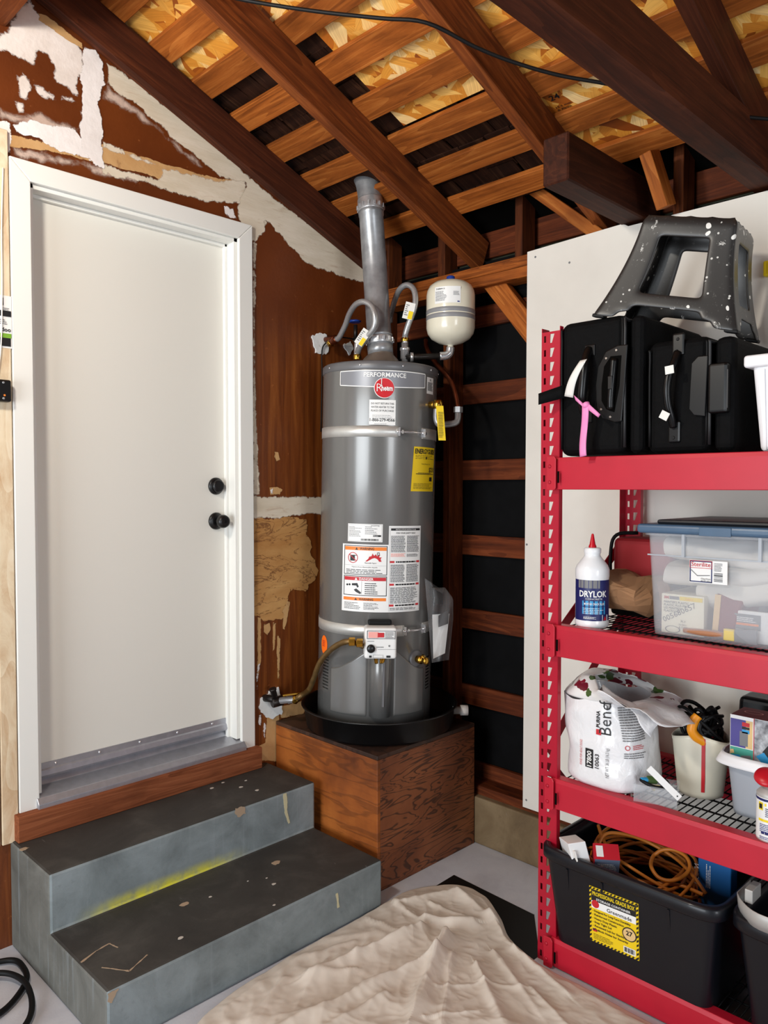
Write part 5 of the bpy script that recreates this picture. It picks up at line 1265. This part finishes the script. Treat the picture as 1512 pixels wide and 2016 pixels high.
q.text('005680657', .010, .030, .022, 'print_grey', w=.105, rot=.5); q.text('PLY', .058, .034, .009, 'print_grey', bold=.01); q.text('18 FBIO', .052, .025, .007, 'print_grey'); q.text('& TAPE', .052, .017, .008, 'print_grey', bold=.01); q.disc(.034, .012, .010, 'print_grey', r0=.86, ru=.022); q.done(pk)
rp_ = thing('red_package', 'narrow dark red package inside the clear tote', 'package', (-.415, -1.735, ZM+.010))
MB().hexa([(0, 0, 0), (.16, 0, 0), (.16, -.05, 0), (0, -.05, 0)], [(.012, -.004, .125), (.16, -.004, .125), (.16, -.075, .11), (.012, -.075, .11)]).build('wrapper', 'box_darkred', rp_, bevel=.006)
MB().hexa([(-.002, .002, .01), (.004, .002, .01), (.004, -.014, .01), (-.002, -.014, .01)], [(.008, -.002, .12), (.014, -.002, .12), (.014, -.018, .12), (.008, -.018, .12)]).build('yellow_strip', 'print_tan', rp_)
pbx = thing('paint_brush', 'paint brush with brown wooden handle inside the clear tote', 'brush', (-.428, -1.70, ZM+.016))
MB().tube([(0, .04, .008), (0, .0, .008), (0, -.045, .009), (0, -.07, .01)], .009, 12, 5, rfun=lambda t: .75+.35*math.sin(t*3.0)).build('handle', 'brush_handle', pbx)
MB().box((-.006, -.07, -.004), (.008, -.10, .028)).build('ferrule', 'tool_yellow', pbx, bevel=.003)
MB().hexa([(-.006, -.10, -.004), (.008, -.10, -.004), (.008, -.10, .028), (-.006, -.10, .028)], [(-.004, -.155, -.006), (.006, -.155, -.006), (.006, -.155, .034), (-.004, -.155, .034)]).build('bristles', 'print_grey', pbx)
sd = thing('carded_hardware_pack', 'white card pack with grey label inside the clear tote', 'package', (-.418, -1.782, ZM+.009))
MB().box((.012, 0, 0), (.022, -.115, .085)).build('card', 'label_white', sd, bevel=.003)
q = Print(planemap((.0115, 0, 0), (0, -1, 0), (0, 0, 1), (-1, 0, 0)), .0003); q.rect(.008, .035, .075, .076, 'print_grey'); q.rect(.012, .046, .07, .052, 'print_orange', .0008); q.lines(.014, .056, .066, .070, 3, 'print_white', .0009); q.done(sd)

# ------------------------------------------------------------------ lower shelf
ZL = .584
dg = thing('dog_food_bag', 'white dog food bag with floral top, open and folded over', 'bag', (-.375, -1.43, ZL))
def ring(t):
    z = .262*t
    rx = .118+.012*math.sin(t*2.6); ry = .128-.008*t
    if t < .08: rx *= .80+.2*math.sqrt(t/.08); ry *= .80+.2*math.sqrt(t/.08)
    ox = -.012+.02*t; oy = .035*t*t
    return z, rx, ry, ox, oy
def bagp(i, j):
    z, rx, ry, ox, oy = ring(j); a = i*6.28318+.785; e = .72
    v = Vector((ox+rx*math.copysign(abs(math.cos(a))**e, math.cos(a)), oy+ry*math.copysign(abs(math.sin(a))**e, math.sin(a)), z))
    return crumple(v, .011*min(1, j*5+.2), 15, 5)
g = MB().grid(bagp, 56, 26, True, True)
z, rx, ry, ox, oy = ring(0); g.f.append(list(range(56))[::-1]); g.sm.append(False)
bv = g.bvh(); bdy = g.build('bag_body', 'bag_white', dg)
# open top: a crumpled sleeve that flops to the right
def sleeve(i, j):
    a = i*6.28318+.785; z, rx, ry, ox, oy = ring(1)
    e = .72; sq = 1-.35*j
    base = Vector((ox+rx*math.copysign(abs(math.cos(a))**e, math.cos(a))*(1+.10*j), oy+ry*math.copysign(abs(math.sin(a))**e, math.sin(a)), z))
    fl = (base.y-oy)/ry          # +1 far from camera's right, -1 right
    lean = Vector((-.02*j, -.16*j**1.1+.045*j*(fl+1)*.5, .055*j+.075*j*(fl+.2)*.7-.05*j*j))
    return crumple(base+lean, .024*(.3+j), 13, 12)
def fm(p): return 1 if (p.center.y > -.03 or p.center.x > .03) and p.center.z > .258 else 0
MB().grid(sleeve, 56, 16, True, True).build('folded_top', None, dg, solid=.001, mats=['bag_white', 'bag_floral'], fm=fm)
def flap(i, j):
    return crumple(Vector((-.105+.05*j-.02*i, .02-.20*i, .250+.055*math.sin(i*3.0)*(1-j)+.045*j-.06*i)), .026, 12, 31)
MB().grid(flap, 20, 10).build('loose_flap', 'bag_white', dg, solid=.001)
# lettering that reads upwards
org = Vector((-.375, -1.43, ZL))
def bp(px, py): return wx(px, py, -.52)-org
fdir = Vector((.86, .5, 0)).normalized(); ur = Vector((0, 0, 1)); vr = Vector((-.5, .86, 0)).normalized()
o1 = bp(1192, 1448); q = Print(projmap(bv, o1-fdir*.1, ur, vr, fdir), .0006)
q.text('Benef', -.006, -.016, .050, 'print_black', w=.108, bold=-.004)
q.text('PURINA', .012, .016, .014, 'print_black', w=.05, bold=.03); q.rect(-.010, .012, .006, .026, 'print_red')
o2 = bp(1166, 1516); q2 = Print(projmap(bv, o2-fdir*.1, ur, vr, fdir), .0006)
q2.rect(.0, -.002, .056, .020, 'print_black', .0002, nu=8); q2.text('17800', .004, .003, .018, 'print_white', .0012, w=.046, bold=.02); q2.text('10063', .004, -.018, .016, 'print_black', w=.042, bold=.012)
q2.text('FOOD FOR ADULT DOGS', .002, .030, .009, 'print_red', w=.075); q2.text('NET WT 36 LB (16.3 kg)', -.016, -.046, .014, 'print_grey', w=.085)
for qq in (q, q2): qq.done(bdy)
fd2 = Vector((.4, .92, 0)).normalized(); u2 = Vector((.92, -.4, 0)).normalized()
o3 = bp(1262, 1470); q3 = Print(projmap(bv, o3-fd2*.12+Vector((0, 0, 0)), u2, (0, 0, 1), fd2), .0006)
q3.lines(.004, -.012, .09, .085, 14, 'print_grey', rag=.15, fill=.5); q3.disc(.014, -.030, .007, 'print_red', r0=.75); q3.lines(.030, -.036, .075, -.022, 3, 'print_red', fill=.4); q3.lines(.004, -.060, .08, -.042, 3, 'print_grey', fill=.45); q3.done(bdy)

bk = thing('cream_bucket', 'dented cream plastic bucket full of cables, red stripe', 'bucket', (-.285, -1.653, ZL))
def buck(i, j):
    a = i*6.28318; r_ = .062+.018*j; d = 0
    ang = (a-math.radians(200)+math.pi) % (2*math.pi)-math.pi
    d = -.028*math.exp(-(ang/.35)**2)*max(0, j-.35)
    zt = .172+(.012*math.sin(a*2+1) if j > .9 else 0)
    return Vector(((r_+d)*math.cos(a), (r_+d)*math.sin(a), zt*j))
g = MB().grid(buck, 48, 16, True, True); g.f.append(list(range(48))[::-1]); g.sm.append(False)
bko = g.build('bucket_wall', 'bucket_cream', bk, solid=.003)
q = Print(lambda u, v, h: buck(math.radians(208+u)/6.28318, v)*1+Vector((math.cos(math.radians(208+u)), math.sin(math.radians(208+u)), 0))*(h+.0016))
q.mb('print_red').grid(lambda a, b_: q.f(-4+8*a, .12+.85*b_, .001), 4, 24); q.done(bko, {'print_red': 'stripe'})
B0 = bk.location.copy()
cbl = thing('cable_bundle', 'tangled black cables sticking out of the cream bucket', 'cables', B0+Vector((0, 0, .09)))
for i in range(16):
    a = random.uniform(0, 6.28); rr = random.uniform(.02, .066); pts = []
    for k_ in range(7): pts.append(Vector((rr*math.cos(a+k_*.9), rr*math.sin(a+k_*.9), .03+.125*abs(math.sin((k_+.3)*.5+i*.2))*random.uniform(.7, 1.1))))
    MB().tube(pts, random.choice((.004, .005, .006)), 7, 5).build('cable', 'rubber_black', cbl)
for i in range(2): MB().tube([Vector((-.03+.03*i, .045, .06)), Vector((-.03, .0+.01*i, .075+.012*i)), Vector((-.02, -.045, .085))], .0022, 6, 5).build('red_wire', 'red_print', cbl)
tsr = thing('tool_strap', 'orange and black tool handle lying in the cream bucket', 'tool', at(1378, 1440, (B0-CAM).dot(_fw)-.06))
T0 = tsr.location.copy(); td_ = (T0-CAM).dot(_fw)
tp_ = [at(1374, 1409, td_)-T0, at(1366, 1420, td_)-T0, at(1362, 1437, td_)-T0, at(1370, 1450, td_)-T0, at(1382, 1458, td_)-T0, at(1388, 1464, td_)-T0]
MB().tube(tp_, .014, 12, 6).build('orange_grip', 'tool_orange', tsr)
MB().tube([p+Vector((.02, -.012, .0)) for p in tp_], .011, 12, 6).build('black_body', 'plastic_black', tsr)
bkb = thing('black_case', 'black case standing at the back of the lower shelf', 'case', (-.165, -1.70, ZL))
MB().hexa([(0, 0, 0), (.10, 0, 0), (.10, -.20, 0), (0, -.20, 0)], [(.01, -.01, .27), (.10, -.01, .27), (.10, -.20, .27), (.01, -.20, .27)]).build('case_body', 'plastic_black', bkb, bevel=.015, bseg=3)
MB().box((-.006, -.04, .16), (.012, -.15, .19)).build('case_latch', 'rubber_black', bkb, bevel=.004)

cbx = thing('clear_parts_box', 'small clear open box of clips and wires', 'box', (-.455, -1.598, ZL))
M_ = Matrix.Rotation(.35, 4, 'Z')
g = MB(); x0, x1, y0, y1, hh = -.035, .045, -.058, .058, .055
for a, b_ in (((x0, y0, 0), (x1, y1, .002)), ((x0, y0, 0), (x0+.0016, y1, hh)), ((x1-.0016, y0, 0), (x1, y1, hh)), ((x0, y0, 0), (x1, y0+.0016, hh)), ((x0, y1-.0016, 0), (x1, y1, hh))): g.box(a, b_)
g.xf(M_).build('clear_tray', 'clear_box', cbx)
def inb(nm, lab, cat, mt, pts, rr): 
    o_ = thing(nm, lab, cat, cbx.location); MB().tube([M_@Vector(p) for p in pts], rr, 8, 5).build('wire_loop', mt, o_); return o_
w1 = inb('wire_coil', 'small black wire coil in the clear parts box', 'wire', 'rubber_black', [(-.01, -.04, .045), (.02, -.02, .06), (.02, .03, .055), (-.01, .04, .06), (-.02, .0, .05), (.0, -.035, .052), (.015, .0, .066)], .005)
MB().obox(M_@Vector((.0, .012, .062)), M_@Vector((.006, .004, .004)), M_@Vector((-.004, .012, 0)), (0, 0, .006)).build('green_clip', 'leaf_green', w1, bevel=.002)
MB().obox(M_@Vector((-.006, .028, .062)), M_@Vector((.004, .004, .002)), M_@Vector((-.006, .012, 0)), (0, 0, .004)).build('blue_clip', 'print_cyan', w1, bevel=.002)
mcd = thing('mounting_strip', 'white metal strip leaning out of the clear parts box', 'bracket', (-.50, -1.60, ZL+.004))
e0, e1 = at(1277, 1512, (mcd.location-CAM).dot(_fw)-.0)-mcd.location, at(1338, 1572, (mcd.location-CAM).dot(_fw)-.03)-mcd.location
dd_ = (e1-e0); sd_ = dd_.cross(_fw).normalized()*.009
MB().obox((e0+e1)/2, dd_/2, sd_, _fw*.0012).build('strip', 'label_white', mcd)
MB().lathe([(.002, 0), (.002, .001)], 8, e1-dd_*.08-_fw*.0015, -_fw).build('screw_hole', 'print_black', mcd)
wn = thing('wire_nut', 'small yellow wire nut on the lower wire shelf', 'connector', wz(1284, 1556, ZL+.005))
MB().lathe([(.0105, 0), (.0105, .004), (.0085, .006), (.005, .022), (.004, .024), (0, .024)], 14, (0, 0, .008), (.7, -.6, .1), cap=False).build('shell', 'tool_yellow', wn)
MB().lathe([(.006, 0), (.006, .0012)], 12, (0, 0, .008), (-.7, .6, -.1)).build('opening', 'print_orange', wn)

ft = thing('frosted_tote', 'frosted grey plastic tub with white rim holding a game box', 'tub', (-.40, -1.765, ZL+.002))
shell(.02, .20, -.012, -.32, 0, .155, .014, .002, 'frost_tote', ft, 'tub_body')
MB().grid(lambda a, b_: Vector((.11+(.112+.014*b_)*math.copysign(abs(math.cos(a*6.28318))**.35, math.cos(a*6.28318)), -.166+(.186+.014*b_)*math.copysign(abs(math.sin(a*6.28318))**.35, math.sin(a*6.28318)), .166-.028*b_)), 48, 3, True, True).build('tub_rim', 'bin_white', ft, solid=.004)
gb_ = thing('game_console_box', 'red topped video game console box in the frosted tub', 'box', (-.352, -1.762, ZL+.135))
MB().box((0, 0, 0), (.10, -.24, .132)).build('carton', 'box_darkred', gb_, bevel=.0015)
q = Print(planemap((-.0004, 0, 0), (0, -1, 0), (0, 0, 1), (-1, 0, 0)), .0004)
q.rect(0, 0, .24, .132, 'label_white', .0); q.rect(.001, .045, .042, .122, 'print_purple', .0003); q.rect(.042, .045, .060, .122, 'print_tan', .0003); q.rect(.001, .001, .062, .043, 'print_teal', .0003)
q.rect(.026, .05, .048, .09, 'print_grey', .0006); q.rect(.032, .105, .052, .116, 'print_red', .0006); q.rect(.032, .097, .052, .104, 'print_black', .0006); q.rect(.032, .086, .052, .096, 'print_cyan', .0006)
q.poly([(.03, .022), (.056, .028), (.058, .012), (.036, .004)], 'print_grey', .0006); q.poly([(.004, .02), (.026, .024), (.03, .014), (.006, .010)], 'print_cyan', .0006); q.poly([(.001, .034), (.010, .036), (.012, .026), (.001, .022)], 'print_tan', .0008)
q.rect(.0625, .0, .0645, .132, 'print_red', .0006); q.rect(.0645, .001, .24, .131, 'print_photo', .0003); q.poly([(.070, .03), (.090, .045), (.12, .01), (.10, .0)], 'print_cyan', .0008); q.poly([(.086, .045), (.11, .08), (.15, .05), (.10, .03)], 'print_black', .0007); q.done(gb_)
q = Print(planemap((0, 0, .1324), (0, -1, 0), (1, 0, 0), (0, 0, 1)), .0003); q.disc(.045, .05, .014, 'print_pink', r0=.86, ru=.026); q.text('SWITCH', .085, .035, .018, 'print_pink'); q.done(gb_)
sc = thing('spray_can', 'lubricant spray can with red straw cap at shelf edge', 'can', (-.478, -1.912, ZL))
MB().lathe([(0, 0), (.031, 0), (.033, .003), (.0325, .008), (.0325, .118), (.033, .122), (.030, .126), (.020, .137), (.016, .139), (.016, .142), (0, .142)], 36, cap=False).build('can_body', 'metal_strip', sc)
q = Print(cylmap((0, 0, 0), .0325, F-.45, .0), .0005)
lb = MB().grid(lambda a, b_: q.f0(-.10+.2*a, .010+.106*b_, .0004), 30, 1).build('label', 'label_white', sc)
q.rect(-.1, .108, .1, .114, 'print_navy'); q.rect(-.030, .084, -.018, .104, 'tool_yellow'); q.rect(-.028, .088, -.020, .100, 'print_black', .0009); q.rect(-.014, .096, .02, .103, 'tool_yellow'); q.lines(-.012, .070, .02, .094, 5, 'print_navy'); q.rect(-.03, .056, .03, .062, 'tool_yellow'); q.lines(-.026, .03, .02, .052, 5, 'print_blue'); q.rect(-.022, .024, .02, .030, 'print_navy'); q.lines(-.026, .012, .02, .02, 2, 'print_blue'); q.done(lb)
MB().lathe([(.0, 0), (.028, .001), (.030, .006), (.027, .012), (.012, .016), (0, .016)], 28, (-.006, .008, .158), (-.5, -.1, .8), cap=False).build('smart_cap', 'cap_red', sc)
MB().tube([(0, 0, .140), (-.004, .006, .158)], .010, 12, 1).build('nozzle', 'cap_red', sc)

# ------------------------------------------------------------------ floor level
def tote(label, y0, ww, dp, hh, x0):
    t = thing('black_tote', label, 'tote', (x0, y0, .088-.05)); 
    shell(.035, dp-.03, -.04, -ww+.04, 0, hh, .035, .003, 'tote_black', t, 'tote_body')
    g = MB()
    def rimf(a, b_):
        A = a*6.28318; e = .22
        k_ = (0, .0), (.012, .0), (.016, -.006), (.016, -.032), (.012, -.036)
        ex, dz = k_[min(4, int(round(b_*4)))]
        return Vector((dp/2+(dp/2-.002+ex)*math.copysign(abs(math.cos(A))**e, math.cos(A)), -ww/2+(ww/2-.002+ex)*math.copysign(abs(math.sin(A))**e, math.sin(A)), hh+dz+.002))
    g.grid(rimf, 96, 4, True, True).build('rim', 'tote_black', t, solid=.003)
    return t
t1 = tote('black storage tote with yellow label under the rack, left one', -1.275, .535, .47, .345, -.545)
for y_ in (-.085, -.20, -.40): MB().hexa([(.028, y_, .12), (.036, y_, .12), (.036, y_-.006, .12), (.028, y_-.006, .12)], [(-.001, y_, .30), (.008, y_, .30), (.008, y_-.006, .30), (-.001, y_-.006, .30)]).build('moulded_rib', 'tote_black', t1)
TL = t1.location.copy()
c00, c10, c01 = wx(1162, 1850, -.527)-TL, wx(1258, 1892, -.527)-TL, wx(1160, 1743, -.541)-TL
uu, vv = (c10-c00), (c01-c00); LW, LH = uu.length, vv.length; uu.normalize(); vv.normalize(); nn = uu.cross(vv); nn = nn if nn.x < 0 else -nn
lb = MB().obox(c00+uu*LW/2+vv*LH/2-nn*.002, uu*LW/2, vv*LH/2, nn*.002).build('brand_label', 'label_yellow', t1)
q = Print(planemap(c00, uu, vv, nn), .0006)
for i in range(14):
    u = LW*i/14; w_ = LW/14
    q.poly([(u, 0), (u+w_*.5, 0), (u+w_*.9, .006), (u+w_*.4, .006)], 'print_black'); q.poly([(u, LH-.006), (u+w_*.5, LH-.006), (u+w_*.9, LH), (u+w_*.4, LH)], 'print_black')
for i in range(13):
    v = LH*i/13; w_ = LH/13
    q.poly([(0, v), (.006, v+w_*.4), (.006, v+w_*.9), (0, v+w_*.5)], 'print_black'); q.poly([(LW-.006, v), (LW, v+w_*.4), (LW, v+w_*.9), (LW-.006, v+w_*.5)], 'print_black')
q.rect(.007, LH-.042, LW-.007, LH-.007, 'print_black'); q.text('PROFESSIONAL GRADE BOX', LW/2, LH-.024, .017, 'tool_yellow', .0012, w=LW*.86, align='C', bold=.02); q.text('STORAGE CONTAINER', LW/2, LH-.038, .010, 'print_white', .0012, w=LW*.7, align='C', bold=.015)
q.rect(.007, LH-.064, LW-.007, LH-.042, 'print_white'); q.text('Greenmade', LW*.62, LH-.060, .016, 'print_black', .0012, w=LW*.5, align='C', bold=.008); q.disc(.020, LH-.050, .012, 'print_red', .001)
for i, s_ in enumerate(('Designed For Long-Term Durability', 'Reinforced Construction', 'Heavy Duty Plastic', 'Snap Tight Lid', 'Recessed Lid for Stacking', 'Padlock Holes for Security')): q.text('- '+s_, .010, LH-.075-i*.0115, .0085, 'print_black', .0008, w=min(.12, .0043*len(s_)), bold=.02)
q.disc(LW*.82, LH*.40, .021, 'print_black', .0008, ru=.022); q.disc(LW*.82, LH*.40, .018, 'print_tan', .0011, ru=.019); q.text('27', LW*.82, LH*.38, .019, 'print_black', .0014, align='C', bold=.03)
q.lines(.012, .012, LW*.5, .030, 4, 'print_black', fill=.25); q.rect(.010, .034, .024, .042, 'print_red'); q.rect(.010, .038, .016, .042, 'print_navy', .001); q.rect(LW*.7, .009, LW-.009, .028, 'print_white'); q.bars(LW*.72, .012, LW-.012, .026, 'print_black', .0012, n=14); q.done(lb)
t2 = tote('black storage tote under the rack, right one with metal strip', -1.842, .535, .47, .345, -.53)
ms = thing('metal_strip', 'bent grey metal strip lying on the right black tote', 'strip', (-.545, -1.835, .39))
def stripf(i, j):
    a = i; pts = Vector((.16*(1-min(1, a*3))**2-.006, -.004-.4*max(0, a-.12), 0)); return pts+Vector((-.01*j, 0, -.008+.045*j))
MB().grid(stripf, 26, 2).build('strip', 'metal_strip', ms, solid=.002)
MB().box((.03, -.03, .03), (.09, -.05, .065)).build('bracket', 'metal_strip', ms, bevel=.002)
# contents of the left tote
wc = thing('white_carton', 'small plain white carton in the left black tote', 'box', at(1131, 1672, 2.33))
MB().obox((0, 0, 0), Vector((.707, -.707, .15)).normalized()*.026, Vector((.6, .7, -.2)).normalized()*.045, Vector((-.25, .12, .95)).normalized()*.034).build('carton', 'carton_white', wc, bevel=.002)
MB().obox(Vector((-.03, -.02, -.012)), Vector((.707, -.707, .15)).normalized()*.002, Vector((.6, .7, -.2)).normalized()*.02, Vector((-.25, .12, .95)).normalized()*.030).build('end_flap', 'tag_white', wc)
rc = thing('red_carton', 'small red and grey carton in the left black tote', 'box', at(1192, 1697, 2.31))
C_ = Vector((-.42, -.30, .86)).normalized(); A_ = Vector((.62, -.74, -.10)); A_ = (A_-C_*A_.dot(C_)).normalized(); B_ = C_.cross(A_)
rco = MB().obox((0, 0, 0), A_*.036, B_*.026, C_*.050).build('carton', 'box_slate', rc, bevel=.0015)
MB().obox(C_*.0506, A_*.036, B_*.026, C_*.0006).build('top_flap', 'box_red', rco); MB().obox(-A_*.0366, A_*.0006, B_*.026, C_*.05).build('red_side', 'box_red', rco)
MB().obox(C_*.0516-A_*.02, A_*.010, B_*.018, C_*.0004).build('barcode_label', 'label_white', rco)
q = Print(planemap(-B_*.0266, A_, C_, -B_), .0004); q.lines(-.028, -.03, .028, .035, 9, 'print_white', .0006, fill=.35); q.done(rco)
q = Print(planemap(B_*.0266, -A_, C_, B_), .0004); q.lines(-.028, -.03, .028, .035, 9, 'print_white', .0006, fill=.35); q.done(rco)
bp_ = thing('blue_package', 'blue printed package standing in the left black tote', 'package', (-.30, -1.655, .20))
MB().box((0, 0, -.02), (.05, -.095, .225)).build('package', 'pack_blue', bp_, bevel=.003)
q = Print(planemap((-.0004, -.02, .11), (0, 0, 1), (0, -1, 0), (-1, 0, 0)), .0003); q.text('OCEAN', .0, -.03, .02, 'print_white', w=.06); q.lines(.0, .005, .07, .02, 3, 'print_white'); q.done(bp_)
ec = thing('extension_cord', 'orange extension cord coiled in the left black tote', 'cord', (-.33, -1.50, .30))
g = MB()
for i in range(11):
    cx, cy = random.uniform(-.03, .03), random.uniform(-.05, .03); a, b_ = random.uniform(.12, .155), random.uniform(.15, .19); tl_ = random.uniform(-.3, .3); zz = -.06+.0095*i
    pts = []
    for k_ in range(12):
        t = k_*6.28318/12; pts.append(Vector((cx+a*math.cos(t), cy+b_*math.sin(t)*.9, zz+.045*math.sin(t+tl_*5)+.02*math.cos(2*t+i))))
    MB().tube(pts, .0048, 8, 4, closed=True).build('cord_loop', 'cord_orange', ec)
E0 = ec.location.copy()
MB().tube([at(x, y, d)-E0 for x, y, d in ((1290, 1682, 2.34), (1306, 1673, 2.33), (1330, 1674, 2.31), (1352, 1688, 2.28), (1358, 1708, 2.26), (1345, 1725, 2.25), (1320, 1734, 2.25), (1296, 1727, 2.27), (1282, 1706, 2.3), (1284, 1690, 2.33))], .0058, 8, 6, closed=True).build('cord_loop', 'cord_orange', ec)
MB().tube([at(x, y, d)-E0 for x, y, d in ((1178, 1625, 2.5), (1186, 1650, 2.45), (1198, 1672, 2.42), (1220, 1705, 2.36), (1260, 1735, 2.3), (1310, 1740, 2.27), (1345, 1745, 2.25), (1385, 1762, 2.2))], .0055, 8, 6).build('cord_loop', 'cord_orange', ec)
MB().tube([at(x, y, d)-E0 for x, y, d in ((1175, 1690, 2.4), (1182, 1655, 2.42), (1200, 1640, 2.42), (1240, 1645, 2.4), (1280, 1660, 2.38), (1330, 1690, 2.33), (1365, 1725, 2.26), (1390, 1760, 2.22))], .0055, 8, 6).build('cord_loop', 'cord_orange', ec)

# ------------------------------------------------------------------ drop cloth, mat, hose
OUT = [(-.60, -.688), (-.53, -.688), (-.45, -.715), (-.37, -.78), (-.35, -.90), (-.42, -1.02), (-.50, -1.12), (-.545, -1.22), (-.552, -1.36), (-.556, -1.6), (-.58, -1.9), (-.9, -2.1), (-1.3, -2.1), (-1.65, -1.8), (-1.72, -1.3), (-1.62, -.92), (-1.45, -.765), (-1.28, -.715), (-1.05, -.695), (-.80, -.689)]
OUT = [Vector((x, y, 0)) for x, y in OUT]
def loopat(t):
    n = len(OUT); s_ = t*n; i = int(s_) % n; f = s_-int(s_); p0, p1, p2, p3 = OUT[(i-1) % n], OUT[i], OUT[(i+1) % n], OUT[(i+2) % n]
    return .5*((2*p1)+(p2-p0)*f+(2*p0-5*p1+4*p2-p3)*f*f+(3*p1-p0-3*p2+p3)*f**3)
CC = Vector((-1.0, -1.25, 0))
def cpx(*a): q_ = wz(a[0], a[1], .025); return Vector((q_.x, q_.y, 0))
RID = [(cpx(*a), cpx(*b_), h, s_) for a, b_, h, s_ in (
 ((876, 1846), (800, 2030), .050, .030), ((858, 1884), (540, 2025), .040, .032), ((828, 1826), (610, 1915), .034, .030), ((937, 1900), (1000, 2030), .026, .022), ((837, 1812), (930, 1812), .036, .022),
 ((718, 1798), (792, 1838), .012, .012), ((775, 1770), (830, 1814), .014, .013), ((846, 1774), (906, 1802), .016, .014), ((800, 1772), (890, 1752), .020, .030), ((900, 1752), (960, 1800), .024, .030), ((965, 1800), (1010, 1865), .022, .026), ((1010, 1865), (1110, 1950), .022, .022),
 ((860, 1945), (960, 1930), .008, .010), ((836, 2005), (940, 1985), .008, .010), ((945, 1930), (1045, 1944), .008, .010), ((700, 1905), (620, 1912), .010, .012), ((640, 1890), (600, 1945), .010, .012), ((560, 1925), (500, 1990), .012, .016), ((760, 1960), (640, 2020), .018, .020), ((890, 1880), (870, 2020), .016, .018), ((970, 1870), (1060, 1990), .018, .018), ((1050, 1950), (1130, 2030), .016, .02), ((700, 1850), (620, 1870), .008, .012), ((720, 1850), (700, 1880), .007, .01))]
def clz(p, e):
    z = .006
    for a, b_, h, s_ in RID:
        d = b_-a; L2 = d.dot(d); t = (p-a).dot(d)/L2; tc_ = max(0, min(1, t)); q_ = a+d*tc_
        v = p-q_; ds = v.length
        if ds > .2: continue
        sg = d.x*v.y-d.y*v.x
        wob = .010*noise.noise(Vector((p.x*10, p.y*10, h*90)))
        ss = s_*(.8+.5*tc_)*(1.0 if sg > 0 else .55)
        z += h*.85*math.exp(-(max(0, ds+wob)/ss)**1.25)*(1-.35*tc_)
    z += .012*max(0, noise.noise(Vector((p.x*4.5, p.y*4.5, 1.7))))
    z += .006*(1-2.0*abs(noise.noise(Vector((p.x*6+p.y*4, p.y*5, 4.)))))+.0042*(1-2.*abs(noise.noise(Vector((p.x*15-p.y*7, p.y*13, 9.)))))+.0016*(1-2.*abs(noise.noise(Vector((p.x*34, p.y*29+p.x*12, 2.)))))
    return .0015+max(.001, z)*e
def cf(i, j):
    b_ = loopat(i); t = 1-(1-j)**1.0; p = CC+(b_-CC)*t; edge = min(1, (1-t)*9+.45)
    bd = (.012 if b_.y < -.76 else .003)*noise.noise(Vector((b_.x*8, b_.y*8, 3)))*t; p = p+(b_-CC).normalized()*bd
    return Vector((p.x, p.y, clz(p, edge)))
dc = MB().grid(cf, 420, 190, True, True).build('drop_cloth', 'canvas', None, solid=.0012, off=1); tag(dc, 'crumpled beige canvas drop cloth on the floor', 'cloth')
mat_ = MB().prism([(-.60, -.735, 0), (-.30, -.722, 0), (-.315, -1.095, 0), (-.50, -1.24, 0), (-.75, -1.24, 0)], (0, 0, .0012)).build('floor_mat', 'rubber_black'); tag(mat_, 'flat black mat partly under the drop cloth', 'mat')
hs = MB().tube([(-1.95, .0, .012), (-1.80, -.06, .012), (-1.70, -.10, .012), (-1.685, -.17, .012), (-1.71, -.25, .012), (-1.80, -.33, .012), (-1.9, -.34, .02), (-1.88, -.22, .024), (-1.80, -.15, .026), (-1.735, -.185, .024), (-1.715, -.28, .022), (-1.75, -.40, .012), (-1.85, -.50, .012)], .0085, 10, 8).build('garden_hose', 'rubber_black'); tag(hs, 'black rubber hose coiled on the floor left of the steps', 'hose')
